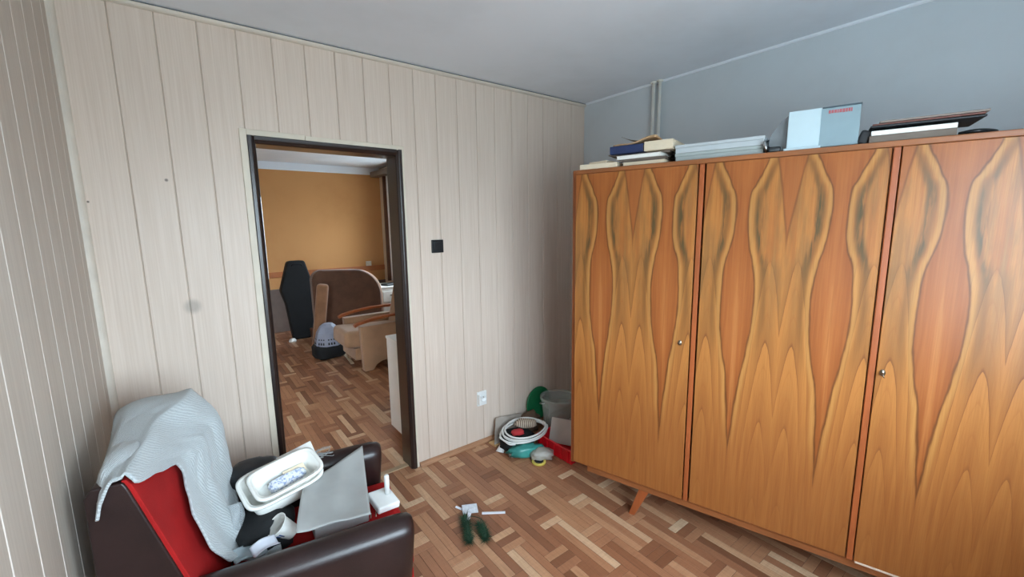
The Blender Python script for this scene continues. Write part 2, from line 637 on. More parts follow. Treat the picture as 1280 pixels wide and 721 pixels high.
# window of this room
w1 = empty('window_1', ((wx0 + wx1) / 2, YF - 0.1, wz0), label='wide white double window opposite the doorway', cat='window', kind='structure')
hw, hh = (wx1 - wx0) / 2, wz1 - wz0
boxes('window_frame', [((-hw, -0.03, 0), (-hw + 0.07, 0.03, hh)), ((hw - 0.07, -0.03, 0), (hw, 0.03, hh)), ((-0.05, -0.03, 0.07), (0.05, 0.03, hh - 0.07)), ((-hw + 0.07, -0.03, 0), (hw - 0.07, 0.03, 0.07)), ((-hw + 0.07, -0.03, hh - 0.07), (hw - 0.07, 0.03, hh))], MAT_WHITEPVC, w1)


def glass_mat():
    m, nt, b = base_mat('window_glass', 0.0)
    t = nt.nodes.new('ShaderNodeBsdfTransparent'); t.inputs[0].default_value = (0.96, 0.98, 0.98, 1)
    g = nt.nodes.new('ShaderNodeBsdfGlossy'); g.inputs['Roughness'].default_value = 0.0
    mx = nt.nodes.new('ShaderNodeMixShader'); mx.inputs[0].default_value = 0.06
    nt.links.new(t.outputs[0], mx.inputs[1]); nt.links.new(g.outputs[0], mx.inputs[2])
    nt.links.new(mx.outputs[0], nt.nodes['Material Output'].inputs[0])
    return m


MAT_GLASS = glass_mat()
for s in (-1, 1):
    boxes('pane', [((0.05 if s > 0 else -hw + 0.07, -0.004, 0.07), (hw - 0.07 if s > 0 else -0.05, 0.004, hh - 0.07))], MAT_GLASS, w1)
boxes('window_sill', [((-hw - 0.05, 0.03, -0.035), (hw + 0.05, 0.25, 0.0))], MAT_WHITEPVC, w1, 0.004, 2)

# trims
def quarter(name, p0, p1, r, out, mat, label):
    d = Vector(p1) - Vector(p0)
    vs, n = [], 6
    for p in (p0, p1):
        P0 = Vector(p)
        vs.append(P0)
        for k in range(n + 1):
            a = PI / 2 * k / n
            vs.append(P0 + Vector(out[0]) * r * math.cos(a) + Vector(out[1]) * r * math.sin(a))
    m_ = n + 2
    fs = [tuple(range(m_))[::-1], tuple(range(m_, 2 * m_))]
    for i in range(m_):
        j = (i + 1) % m_
        fs.append((i, j, m_ + j, m_ + i))
    return tag(pyd(name, vs, fs, mat), label, 'trim', kind='structure')


tag(boxes('trim_4', [((XL, -0.010, H - 0.007), (XR, 0.0, H))], plain('shadow_gap_grey', (92, 96, 100), 0.8)), 'thin dark strip drawn as a shadow gap along the ceiling edge of the doorway wall', 'trim', kind='structure')  # solid strip, its dark colour stands in for shade under the ceiling
quarter('trim_1', (XL, 0, H - 0.007), (XR, 0, H - 0.007), 0.018, ((0, -1, 0), (0, 0, -1)), MAT_TRIM, 'thin beige cornice strip between ceiling and doorway wall')
quarter('trim_2', (XL, 0, 0), (XL, 0, H - 0.02), 0.024, ((1, 0, 0), (0, -1, 0)), MAT_TRIM, 'vertical beige corner bead left of the doorway wall')
quarter('baseboard_back', (DR + 0.02, 0, 0), (XR, 0, 0), 0.026, ((0, -1, 0), (0, 0, 1)), MAT_BROWNBASE, 'low brown wooden baseboard right of the doorway')
quarter('baseboard_left', (XL, YF, 0), (XL, -0.03, 0), 0.026, ((1, 0, 0), (0, 0, 1)), MAT_BROWNBASE, 'low brown baseboard along the planked side wall')
quarter('trim_3', (XR, -0.02, H), (XR, YF, H), 0.012, ((-1, 0, 0), (0, 0, -1)), MAT_CEIL, 'thin plaster edge between ceiling and grey wall')

# door frame
door = empty('door_1', ((DL + DR) / 2, 0, 0), label='open doorway with glossy dark steel frame in the planked wall', cat='doorway', kind='structure')
dw = (DR - DL) / 2
def jamb(name, s):
    # profile in (x from outside towards the opening, y), rounded step
    pr = [(0, 0.0), (0, -0.010), (0.003, -0.013), (0.016, -0.013), (0.021, -0.011), (0.025, -0.006), (0.030, -0.003), (0.034, 0.001), (0.036, 0.006), (0.036, YB + 0.012), (0.0, YB + 0.012)]
    poly = [((-dw + x) * 1.0, y) for x, y in pr] if s < 0 else [(dw - x, y) for x, y in pr]
    return prism(name, poly, 0.0, DT, MAT_FRAME, door)
jamb('jamb', -1); jamb('jamb', 1)
hp = [(DT, 0.0), (DT, -0.010), (DT - 0.003, -0.013), (DT - 0.016, -0.013), (DT - 0.021, -0.011), (DT - 0.025, -0.006), (DT - 0.030, -0.003), (DT - 0.034, 0.001), (DT - 0.036, 0.006), (DT - 0.036, YB + 0.012), (DT, YB + 0.012)]
prism('head', [(y, z) for z, y in hp], -dw + 0.03, dw - 0.03, MAT_FRAME, door, axis='x')
MAT_STRIP = plain('cream_cover_strip', (218, 208, 190), 0.5, var=0.05)
boxes('cover_strip', [((-dw - 0.030, -0.009, 0.0), (-dw, 0.0, DT + 0.028))], MAT_STRIP, door, 0.002)
boxes('cover_strip', [((dw, -0.009, 0.0), (dw + 0.014, 0.0, DT + 0.02))], MAT_STRIP, door, 0.002)
boxes('cover_strip', [((-dw, -0.008, DT), (-0.13, 0.0, DT + 0.027))], MAT_STRIP, door, 0.002)
boxes('cover_strip', [((-0.129, -0.009, DT - 0.003), (dw, 0.0, DT + 0.022))], MAT_STRIP, door, 0.002)
boxes('threshold', [((-dw + 0.036, 0.045, -0.001), (dw - 0.036, 0.085, 0.006))], plain('worn_threshold_wood', (176, 150, 120), 0.45, var=0.15), door, 0.002)

# ------------------------------------------------------------------ the next room
tag(boxes('wall_far_left', [((X2L - 0.15, YB, 0), (X2L, Y2, H))], MAT_CREAM2), 'unseen side wall of the orange room left of the doorway', 'wall', kind='structure')
wf = tag(boxes('wall_far', [((X2L - 0.15, Y2, 0), (X2R + 0.2, Y2 + 0.15, H))], MAT_ORANGE), 'orange painted end wall seen through the doorway', 'wall', kind='structure')
boxes('white_band', [((X2L, Y2 - 0.004, H - 0.108), (X2R, Y2, H))], MAT_CEIL, wf)
boxes('border_rail', [((X2L, Y2 - 0.016, 0.822), (X2R, Y2, 0.905))], plain('orange_brown_rail', (176, 104, 58), 0.5, var=0.1), wf, 0.003)
boxes('lower_panel', [((X2L, Y2 - 0.012, 0.0), (X2R, Y2, 0.65))], plain('grey_brown_panelling', (108, 92, 84), 0.6, var=0.1), wf, 0.002)
y0, y1, z0, z1 = WIN2
tag(boxes('wall_far_right', [((X2R, YB, 0), (X2R + 0.2, y0, H)), ((X2R, y1, 0), (X2R + 0.2, Y2, H)), ((X2R, y0, 0), (X2R + 0.2, y1, z0)), ((X2R, y0, z1), (X2R + 0.2, y1, H))], MAT_CREAM2),
    'window wall of the orange room beyond the door jamb', 'wall', kind='structure')
w2 = empty('window_2', (X2R + 0.1, (y0 + y1) / 2, z0), label='white window of the orange room behind the curtain', cat='window', kind='structure')
hw, hh = (y1 - y0) / 2, z1 - z0
boxes('window_frame', [((-0.03, -hw, 0), (0.03, -hw + 0.06, hh)), ((-0.03, hw - 0.06, 0), (0.03, hw, hh)), ((-0.03, -0.04, 0.06), (0.03, 0.04, hh - 0.06)), ((-0.03, -hw + 0.06, 0), (0.03, hw - 0.06, 0.06)), ((-0.03, -hw + 0.06, hh - 0.06), (0.03, hw - 0.06, hh))], MAT_WHITEPVC, w2)
for s in (-1, 1):
    boxes('pane', [((-0.004, 0.04 if s > 0 else -hw + 0.06, 0.06), (0.004, hw - 0.06 if s > 0 else -0.04, hh - 0.06))], MAT_GLASS, w2)

MAT_CURT = plain('thin_white_curtain', (236, 236, 232), 0.8, var=0.03)
MAT_CURT.node_tree.nodes['Principled BSDF'].inputs['Transmission Weight'].default_value = 0.25
def curtain_fn(u, v):
    y = lerp(3.98, 4.24, u)
    return (0.035 + 0.020 * math.sin(u * 2 * PI * 4.5) * (0.7 + 0.3 * v), y, lerp(0.68, 2.33, v))
tag(grid('curtain', curtain_fn, 72, 6, MAT_CURT, thick=0.002), 'white gathered curtain hanging beside the far window', 'curtain')
MAT_DKWOOD = plain('dark_brown_wood', (92, 56, 36), 0.5, var=0.15, stretch=(30, 30, 2))
boxes_o = tag(boxes('wood_post', [((0.02, 4.33, 0.66), (0.075, 4.37, 2.34))], MAT_DKWOOD, None, 0.004, 2), 'slim dark brown upright beside the white curtain', 'post')
tag(boxes('curtain_pelmet', [((-0.08, 2.0, 2.34), (0.07, 4.62, 2.42))], plain('pelmet_grey', (120, 104, 92), 0.6), None, 0.004, 2), 'brownish pelmet board above the far curtain', 'pelmet')

# tall black bag against the orange wall
MAT_BLACKFAB = plain('black_fabric', (17, 19, 21), 0.85, var=0.2, bump=0.3, bscale=300)
bag = empty('instrument_bag', (-1.42, 4.05, 0.0), label='tall black hexagonal bag standing upright against the orange wall', cat='bag')
poly = [(-0.10, 0.0), (0.13, 0.0), (0.19, 0.28), (0.245, 0.66), (0.135, 1.085), (0.10, 1.10), (-0.05, 1.10), (-0.09, 1.085), (-0.205, 0.70), (-0.15, 0.50)]
prism('bag_body', poly, -0.07, 0.07, MAT_BLACKFAB, bag, rot=(-0.05, 0, 0), bev=0.025, seg=3, smooth=True, axis='y')
tube('carry_handle', spline([(-0.05, -0.075, 1.03), (-0.03, -0.10, 1.06), (0.06, -0.10, 1.06), (0.08, -0.075, 1.03)], 5), 0.009, MAT_BLACKFAB, bag)
lathe('white_foot', [(0.0, 0.0), (0.045, 0.0), (0.05, 0.02), (0.03, 0.045), (0.0, 0.05)], MAT_WHITEPVC, bag, (-0.13, -0.14, 0.0), n=14)

# folded brown sofa bed
MAT_BROWNFAB = plain('brown_velour', (98, 66, 48), 0.8, var=0.18, bump=0.3, bscale=150, sheen=0.3)
MAT_TANFAB = plain('tan_velour', (150, 108, 76), 0.8, var=0.15, sheen=0.3)
sofa = empty('folded_sofa_bed', (-0.92, 3.62, 0.0), label='brown folded sofa bed with rounded upright cushions by orange wall', cat='sofa')
def cush(nm, x0, x1, z0, z1, r, y0, y1, mat):
    pts = []
    for cx, cz, a0 in ((x1 - r, z1 - r, 0), (x0 + r * 0.4, z1 - r * 0.4, 90)):
        rr = r if a0 == 0 else r * 0.4
        for k in range(9):
            a = math.radians(a0 + 90 * k / 8)
            pts.append((cx + rr * math.cos(a), cz + rr * math.sin(a) - (0.045 * ((cx + rr * math.cos(a)) - x0) / (x1 - x0))))
    pts += [(x0, z0), (x1, z0)]
    return prism(nm, pts, y0, y1, mat, sofa, bev=0.03, seg=3, smooth=True, axis='y', rot=(-0.06, 0, 0))
cush('upright_cushion', -0.44, 0.45, 0.12, 1.0, 0.34, -0.30, -0.15, MAT_BROWNFAB)
cush('upright_cushion', -0.40, 0.53, 0.12, 0.99, 0.34, -0.13, 0.02, MAT_TANFAB)
boxes('base', [((-0.40, -0.26, 0.04), (0.48, 0.30, 0.16))], MAT_DKWOOD, sofa, 0.01, 2)
for sx in (-0.34, 0.42):
    for sy in (-0.2, 0.24):
        boxes('leg', [((sx - 0.025, sy - 0.025, 0), (sx + 0.025, sy + 0.025, 0.045))], MAT_DKWOOD, sofa, 0.004)
cs = rbox('long_cushion', (0.14, 0.10, 0.86), MAT_TANFAB, None, (-1.335, 3.20, 0.425), (-0.10, 0.17, 0.0), 0.04, 3)
tag(cs, 'narrow brown cushion leaning between black bag and sofa', 'cushion')

# black holdall with a white slotted basket on top
hb = tag(blob('black_holdall', (0.36, 0.30, 0.20), MAT_BLACKFAB, None, (-1.345, 2.88, 0.09), amp=0.15, sq=0.6, seed=4, flat=0.45), 'low black holdall on floor under the white slotted basket', 'bag')
MAT_GREYPL = plain('bluish_white_plastic', (150, 157, 174), 0.5, var=0.06)
bk = empty('slotted_basket', (-1.335, 2.87, 0.165), rz=0.35, label='upturned bluish white slotted plastic basket on black holdall', cat='basket')
lathe('basket_shell', [(0.165, 0.0), (0.16, 0.06), (0.135, 0.15), (0.095, 0.22), (0.055, 0.25), (0.0, 0.255)], MAT_GREYPL, bk, n=8, smooth=False)
for k in range(8):
    a = 2 * PI * (k + 0.5) / 8
    for j in range(3):
        for i in (-1, 0, 1):
            z = 0.035 + j * 0.052
            r = (0.162 if j == 0 else 0.150 if j == 1 else 0.128) * math.cos(PI / 8) - 0.004
            rbox('slot', (0.012, 0.018, 0.034), MAT_BLACKPL, bk, (r * math.cos(a) - i * 0.03 * math.sin(a), r * math.sin(a) + i * 0.03 * math.cos(a), z), (0, -0.25 - 0.1 * j, a), 0.002, 1, False)

# beige armchair with wooden arms, facing left
MAT_BEIGEFAB = plain('beige_velour', (170, 134, 102), 0.85, var=0.1, scale=5, sheen=0.3)
MAT_ARMWOOD = plain('varnished_red_brown_wood', (160, 88, 50), 0.3, var=0.15, stretch=(4, 30, 30))
ac = empty('wooden_arm_chair', (-0.92, 2.38, 0.0), rz=0.0, label='beige upholstered armchair with curved wooden arms beyond the doorway', cat='armchair')
for s in (-1, 1):
    yy = 0.29 * s
    pts = [(-0.27, 0.0), (-0.17, 0.0), (-0.14, 0.05), (-0.08, 0.085), (0.0, 0.095), (0.08, 0.085), (0.14, 0.05), (0.17, 0.0), (0.36, 0.0), (0.36, 0.5), (-0.29, 0.5)]
    prism('side_panel', [(x, z) for x, z in pts], yy - 0.045, yy + 0.045, MAT_BEIGEFAB, ac, bev=0.012, seg=2, smooth=True, axis='y')
    prof = [(-0.34, 0.495), (-0.30, 0.515), (-0.15, 0.545), (0.05, 0.565), (0.30, 0.565), (0.40, 0.555), (0.40, 0.583), (0.30, 0.592), (0.05, 0.592), (-0.15, 0.575), (-0.30, 0.545), (-0.345, 0.52)]
    prism('wooden_arm', prof, yy - 0.032, yy + 0.032, MAT_ARMWOOD, ac, bev=0.006, seg=2, smooth=True, axis='y')
rbox('seat', (0.74, 0.485, 0.19), MAT_BEIGEFAB, ac, (-0.06, 0, 0.33), (0, 0.06, 0), 0.05, 4)
rbox('seat_base', (0.62, 0.485, 0.14), MAT_BEIGEFAB, ac, (-0.02, 0, 0.18), (0, 0, 0), 0.02, 2)
rbox('backrest', (0.15, 0.49, 0.60), MAT_BEIGEFAB, ac, (0.34, 0, 0.58), (0, 0.2, 0), 0.05, 4)

# white drawer cabinet under the window, lath, white cabinet beside the door
cabm = plain('white_lacquer', (214, 212, 206), 0.45, var=0.05)
dc = empty('drawer_cabinet', (-0.14, 4.02, 0.0), label='small white drawer cabinet under the far window', cat='cabinet')
boxes('body', [((-0.17, -0.22, 0.0), (0.19, 0.24, 0.62))], cabm, dc, 0.004)
boxes('top', [((-0.18, -0.23, 0.62), (0.20, 0.25, 0.645))], cabm, dc, 0.004)
for zc in (0.12, 0.30, 0.49):
    dr = boxes('drawer', [((-0.186, -0.20, zc - 0.08), (-0.170, 0.22, zc + 0.08))], cabm, dc, 0.003)
    rbox('handle', (0.012, 0.10, 0.014), MAT_BLACKPL, dr, (-0.190, 0.0, zc), bev=0.003)
    dr2 = boxes('front_panel', [((-0.15, -0.232, zc - 0.08), (0.17, -0.220, zc + 0.08))], cabm, dc, 0.003)
    rbox('grip_slot', (0.08, 0.01, 0.016), MAT_BLACKPL, dr2, (0.0, -0.234, zc + 0.02), bev=0.003)
tag(rbox('plastic_tray', (0.22, 0.16, 0.03), MAT_BLACKPL, None, (-0.12, 3.93, 0.6605), (0, 0, 0.3), 0.008), 'small dark tray on the white drawer cabinet', 'tray')
tag(rbox('wooden_lath', (0.035, 0.42, 0.012), plain('pale_lath_wood', (206, 190, 166), 0.6), None, (-1.19, 2.62, 0.006), (0, 0, -0.10), 0.002), 'pale thin lath lying on the floor beside the beige armchair', 'lath')
wc = empty('white_cabinet', (-1.2, 0.395, 0.0), label='low plain white cabinet just inside the doorway, right side', cat='cabinet')
boxes('body', [((-0.27, -0.22, 0.03), (0.28, 0.23, 0.725))], plain('white_melamine', (226, 224, 220), 0.5, var=0.03), wc, 0.003)
boxes('worktop', [((-0.275, -0.22, 0.725), (0.285, 0.235, 0.745))], plain('white_top', (230, 228, 224), 0.45, var=0.03), wc, 0.003)
boxes('plinth', [((-0.25, -0.20, 0.0), (0.26, 0.21, 0.03))], MAT_BROWNBASE, wc)
ow = empty('wall_outlet', (-0.19, Y2 - 0.012, 0.80), label='pale wall outlet on the orange wall above the sofa', cat='outlet')
rbox('plate', (0.09, 0.016, 0.08), MAT_STRIP, ow, (0, 0.004, 0.14), bev=0.004)
rbox('insert', (0.04, 0.008, 0.04), MAT_STRIP, ow, (0, -0.008, 0.14), bev=0.004)

# ------------------------------------------------------------------ wardrobe
WANG = math.radians(15.873)
WROT = -(PI / 2 - WANG)
W0 = Vector((-0.9459, -0.8025, 0))
WLEN, WDEP, WZB, WZT = 1.93, 0.41, 0.19, 1.838


def veneer():
    m, nt, b = base_mat('book_matched_walnut_veneer', 0.3, spec=0.4)
    v = coords(nt)
    sep = nt.nodes.new('ShaderNodeSeparateXYZ'); nt.links.new(v.s, sep.inputs[0])
    X, Z = S(nt, sep.outputs[0]), S(nt, sep.outputs[2]) + 0.208
    oi = nt.nodes.new('ShaderNodeObjectInfo')
    HP = 0.1635
    wob = noise_at(nt, v, 1.0, (5, 1, 2.2), 2, 0.5) - 0.5
    a = (X - 0.152 + wob * 0.012).pingpong(HP)       # distance from a flame axis
    z = Z + wob * 0.05
    # half-width of the flame over height (z/2, width/0.2)
    w = (z / 2.0).curve([(0.0, 0.0), (0.228, 0.0), (0.30, 0.045), (0.42, 0.135), (0.51, 0.265), (0.575, 0.33), (0.64, 0.33), (0.70, 0.275), (0.735, 0.195), (0.775, 0.145), (0.825, 0.145), (0.855, 0.235), (0.885, 0.35), (0.92, 0.46), (1.0, 0.5)]) * 0.2
    w = w - 0.004
    n1 = noise_at(nt, v, 1.0, (30, 1, 4), 3, 0.6) - 0.5
    phi = a - w + n1 * 0.018
    mm = (a * -1.0) + HP
    vh = (z / 2.0).curve([(0.0, 0.0), (0.70, 0.0), (0.80, 0.10), (0.895, 0.24), (1.0, 0.45)]) * 0.2 - 0.004
    nu = mm - vh + n1 * 0.008
    grain = noise_at(nt, v, 1.0, (420, 40, 6), 4, 0.65)
    grain2 = noise_at(nt, v, 1.0, (70, 10, 2.0), 3, 0.6)
    # arches nested between the flames
    q = (mm - 0.047).abs()
    psi = z + q.pow(1.6) * 44.0 + n1 * 0.05
    saw = ((psi * -1.0 + 1.405) / 0.355).fract()
    band2 = ((psi * -1.0 + 1.405) / 0.118).fract()
    low = z.smooth(1.43, 1.36)                        # arches only below this height
    c_tan, c_gold, c_olive, c_green = lin((166, 101, 50)), lin((180, 118, 60)), lin((118, 80, 42)), lin((72, 66, 42))
    c_flame, c_flame2, c_line = lin((162, 92, 45)), lin((144, 78, 36)), lin((82, 46, 24))
    field = mixc(nt, grain2.smooth(0.35, 0.65), c_tan, c_gold)
    up = z.smooth(0.75, 1.25)
    arch = mixc(nt, saw.pow(1.5) * 0.75, c_gold, mixc(nt, up, lin((142, 84, 42)), c_olive))
    arch = mixc(nt, band2.smooth(0.75, 1.0) * 0.25, arch, c_flame2)
    line_a = saw.smooth(0.93, 1.0) * 0.55
    arch = mixc(nt, line_a, arch, c_line)
    c = mixc(nt, low * 0.85, field, arch)
    # bottom calms down to plain orange wood
    c = mixc(nt, z.smooth(0.95, 0.45) * 0.8, c, mixc(nt, grain2.smooth(0.35, 0.65), lin((146, 86, 42)), lin((158, 98, 50))))
    mott = noise_at(nt, v, 1.0, (26, 1, 3.0), 4, 0.65, (1, 0, 9))
    c = mixc(nt, z.smooth(0.95, 1.45) * mott.smooth(0.4, 0.65) * 0.55, c, lin((124, 92, 56)))
    # olive band along the flames, with green-black mineral streaks near the shoulders
    olv = (phi - 0.034).abs().smooth(0.0, 0.020, 1.0, 0.0) * z.smooth(0.9, 1.2)
    c = mixc(nt, olv * 0.7, c, c_olive)
    streak = noise_at(nt, v, 1.0, (48, 1, 5), 3, 0.6, (7, 0, 2))
    grn = (phi - 0.040).abs().smooth(0.0, 0.022, 1.0, 0.0) * streak.smooth(0.40, 0.55) * (z - 1.55).abs().smooth(0.06, 0.26, 1.0, 0.0)
    c = mixc(nt, grn * 0.95, c, c_green)
    glow = (phi - 0.010).abs().smooth(0.0, 0.014, 1.0, 0.0) * z.smooth(0.5, 0.8)
    c = mixc(nt, glow * 0.6, c, lin((188, 136, 74)))
    # the central V and the flames
    vin = nu.smooth(0.003, -0.003)
    c = mixc(nt, vin * 0.85, c, mixc(nt, grain2.smooth(0.3, 0.7), lin((164, 96, 50)), lin((152, 84, 42))))
    c = mixc(nt, nu.abs().smooth(0.0, 0.006, 0.5, 0.0) * z.smooth(1.40, 1.46), c, c_line)
    fin = phi.smooth(0.003, -0.003)
    flame = mixc(nt, (phi * -1.0).smooth(0.0, 0.05), c_flame2, c_flame)
    flame = mixc(nt, grain2.smooth(0.4, 0.7) * 0.5, flame, lin((174, 104, 54)))
    heart = a.smooth(0.0, 0.016, 1.0, 0.0) * grain2.smooth(0.35, 0.6) * z.smooth(0.6, 0.9) * z.smooth(1.45, 1.2)
    flame = mixc(nt, heart * 0.6, flame, lin((190, 124, 70)))
    c = mixc(nt, fin * 0.92, c, flame)
    c = mixc(nt, phi.abs().smooth(0.0, 0.0055, 0.75, 0.0) * z.smooth(0.45, 0.50), c, c_line)
    c = mixc(nt, grain.smooth(0.35, 0.75) * 0.28, c, lin((120, 70, 34)))
    nt.links.new(c.s, b.inputs['Base Color'])
    b.inputs['Roughness'].default_value = 0.33
    return m


MAT_VENEER = veneer()
MAT_CARC = plain('orange_brown_carcass_wood', (150, 84, 44), 0.35, var=0.15, scale=2.0, stretch=(20, 20, 2), coat=0.2)
MAT_EDGE = plain('orange_edge_strip', (160, 84, 44), 0.35, var=0.12, scale=2.0, stretch=(20, 20, 2), coat=0.2)
MAT_BOARD = plain('cross_grain_top_board', (152, 92, 52), 0.35, var=0.15, scale=2.0, stretch=(2, 20, 20), coat=0.2)
MAT_METAL = plain('dull_brass', (150, 140, 124), 0.35, metal=1.0)
MAT_GLUE = plain('pale_worn_edge', (222, 200, 178), 0.5, var=0.1, scale=20)
wd = empty('wardrobe', W0, WROT, 'large three door wardrobe with flame figured walnut veneer on splayed legs', 'wardrobe')
T = 0.022
boxes('side_panel', [((0, 0.0, WZB), (T, WDEP, WZT))], MAT_CARC, wd, 0.002)
boxes('side_panel', [((WLEN - T, 0.0, WZB), (WLEN, WDEP, WZT))], MAT_CARC, wd, 0.002)
boxes('top_board', [((T, -0.006, WZT - T), (WLEN - T, WDEP, WZT))], MAT_BOARD, wd, 0.003, 2)
boxes('bottom_board', [((T, 0.004, WZB), (WLEN - T, WDEP, WZB + T))], MAT_BOARD, wd, 0.002)
boxes('back_panel', [((T, WDEP - 0.008, WZB + T), (WLEN - T, WDEP - 0.002, WZT - T))], MAT_CARC, wd)
boxes('base_rail', [((0.10, 0.012, WZB - 0.035), (WLEN - 0.10, 0.04, WZB))], MAT_BOARD, wd, 0.003, 2)
boxes('base_rail', [((0.10, WDEP - 0.05, WZB - 0.035), (WLEN - 0.10, WDEP - 0.02, WZB))], MAT_BOARD, wd, 0.003, 2)
doors = [(0.026, 0.628), (0.662, 1.268), (1.296, 1.902)]
ZD0, ZD1 = WZB + 0.018, WZT - 0.024
for i, (a, b_) in enumerate(doors):
    off = (0.0, 0.005, 0.0)[i]
    d_ = boxes('door', [((0, -0.017 + off * 0.2, 0), (b_ - a, 0.004, ZD1 - ZD0))], MAT_VENEER, wd, 0.0015, 1, (a, 0, ZD0))
    # texture height is the world height: shift handled through the object origin
    kx = (b_ - a - 0.042) if i == 0 else (0.018 if i == 2 else None)
    if kx is not None:
        es = lathe('escutcheon', [(0.0, 0.0), (0.009, 0.0), (0.0085, 0.003), (0.0, 0.004)], MAT_METAL, d_, (kx, -0.017, 1.0 - ZD0), (PI / 2, 0, 0), 16)
        es.scale = (1.0, 1.5, 1.0)
        ky = empty('key_slot', (0, 0, 0))
        bpy.data.objects.remove(ky)
        if i == 2:
            k_ = tube('key', [(kx, -0.017, 1.0 - ZD0), (kx, -0.045, 1.0 - ZD0)], 0.003, MAT_METAL, d_, n=8)
            lathe('key_bow', [(0.0, -0.002), (0.008, -0.002), (0.009, 0.0), (0.008, 0.002), (0.0, 0.002)], MAT_METAL, d_, (kx, -0.052, 1.0 - ZD0), (0, PI / 2 - 0.3, 0), 14)
        else:
            tube('key', [(kx, -0.017, 1.0 - ZD0), (kx, -0.030, 1.0 - ZD0)], 0.004, MAT_METAL, d_, n=8)
boxes('edge_strip', [((0.634, -0.018, ZD0), (0.654, 0.0, ZD1))], MAT_EDGE, wd, 0.002)
boxes('edge_strip', [((1.272, -0.021, ZD0), (1.292, 0.0, ZD1))], MAT_EDGE, wd, 0.003, 2)
boxes('divider', [((0.63, 0.006, WZB + T), (0.652, WDEP - 0.01, WZT - T))], MAT_CARC, wd)
boxes('divider', [((1.27, 0.006, WZB + T), (1.292, WDEP - 0.01, WZT - T))], MAT_CARC, wd)
boxes('worn_edge', [((1.300, -0.019, ZD0 - 0.008), (1.74, -0.006, ZD0 - 0.001))], MAT_GLUE, wd, 0.001)
for lx in (0.44, WLEN - 0.36):
    for ly in (0.04, WDEP - 0.05):
        sx = -0.07 if lx < 1 else 0.07
        sy = -0.02 if ly < 0.2 else 0.02
        vs = []
        for (cx, cy, hx, hy, z) in ((lx, ly, 0.028, 0.022, WZB - 0.005), (lx + sx, ly + sy, 0.015, 0.013, 0.0)):
            vs += [(cx - hx, cy - hy, z), (cx + hx, cy - hy, z), (cx + hx, cy + hy, z), (cx - hx, cy + hy, z)]
        pyd('leg', vs, [(0, 1, 2, 3), (4, 5, 6, 7), (0, 1, 5, 4), (1, 2, 6, 5), (2, 3, 7, 6), (3, 0, 4, 7)], MAT_EDGE, wd)


def wloc(d, off, z):
    """wardrobe coordinates to the room"""
    c, s = math.cos(WROT), math.sin(WROT)
    return Vector((W0.x + c * d - s * off, W0.y + s * d + c * off, z))


# ------------------------------------------------------------------ things on the wardrobe
ZT = WZT + 0.0005
MAT_PAGES = plain('cream_paper', (222, 206, 180), 0.8, var=0.08, scale=30, stretch=(1, 1, 40))
MAT_WPAGES = plain('white_paper_edges', (236, 234, 228), 0.75, var=0.05, scale=30, stretch=(1, 1, 40))
MAT_NAVY = plain('navy_book_cloth', (36, 50, 88), 0.6, var=0.15)
MAT_GREYBRN = plain('grey_brown_card', (112, 100, 90), 0.75, var=0.15)
MAT_KRAFT = plain('brown_kraft_paper', (182, 148, 112), 0.8, var=0.12)
MAT_DARK = plain('dark_folder', (34, 36, 40), 0.5, var=0.15)


def book(name, d0, d1, o0, o1, z0, z1, cover, pages, label, rz=0.0, cat='book', spine=True, ct=0.0035):
    """closed book lying flat, spine towards the room"""
    r = empty(name, wloc((d0 + d1) / 2, (o0 + o1) / 2, z0), WROT + rz, label, cat)
    hx, hy, h = (d1 - d0) / 2, (o1 - o0) / 2, z1 - z0
    boxes('cover', [((-hx, -hy, 0), (hx, hy, ct)), ((-hx, -hy, h - ct), (hx, hy, h))] + ([((-hx, -hy, ct), (hx, -hy + 0.004, h - ct))] if spine else []), cover, r, 0.0008)
    boxes('pages', [((-hx + 0.004, -hy + (0.005 if spine else 0.003), ct), (hx - 0.004, hy - 0.004, h - ct))], pages, r)
    return r


tag(rbox('paper_pad', (0.20, 0.14, 0.026), MAT_PAGES, None, wloc(0.135, 0.075, ZT + 0.013), (0, 0, WROT + 0.05), 0.003), 'cream paper pad on the wardrobe corner nearest the planked wall', 'paper pad')
tag(rbox('small_notebook', (0.11, 0.09, 0.016), MAT_PAGES, None, wloc(0.125, 0.095, ZT + 0.0265 + 0.008), (0, 0, WROT - 0.2), 0.002), 'small cream notebook lying on the paper pad', 'notebook')
book('paper_folder', 0.262, 0.47, 0.02, 0.24, ZT, ZT + 0.022, MAT_GREYBRN, MAT_PAGES, 'grey brown folder at the bottom of the book stack on the wardrobe', 0.02, 'folder', False)
zz = ZT + 0.0225
book('thin_album', 0.245, 0.47, 0.015, 0.22, zz, zz + 0.010, MAT_GREYBRN, MAT_GREYBRN, 'thin grey brown album under the white edged book', 0.05, 'album', False, 0.002)
zz += 0.0105
book('white_book', 0.235, 0.455, 0.01, 0.20, zz, zz + 0.018, MAT_WPAGES, MAT_WPAGES, 'white edged book in the middle of the stack on the wardrobe', -0.02, 'book', False, 0.002)
zz += 0.0185
def floppy(u, v):
    x = lerp(-0.15, 0.15, u); y = lerp(-0.09, 0.09, v)
    return (x, y, 0.003 + max(0, -(x + 0.08)) * 0.10 * (1 - 0.5 * v))
f_ = grid('open_magazine', floppy, 14, 6, MAT_GREYBRN, None, 0.005, wloc(0.335, 0.12, zz + 0.0005), (0, 0, WROT), True)
tag(f_, 'grey limp magazine lying between white and navy books', 'magazine')
zz += 0.0085
book('navy_book', 0.205, 0.372, 0.0, 0.19, zz, zz + 0.037, MAT_NAVY, MAT_PAGES, 'thick navy blue book near the top of the wardrobe stack', 0.0)
book('cream_book', 0.376, 0.508, 0.005, 0.20, zz, zz + 0.043, MAT_PAGES, MAT_PAGES, 'cream covered thick book beside the navy book', 0.0, 'book', True, 0.003)
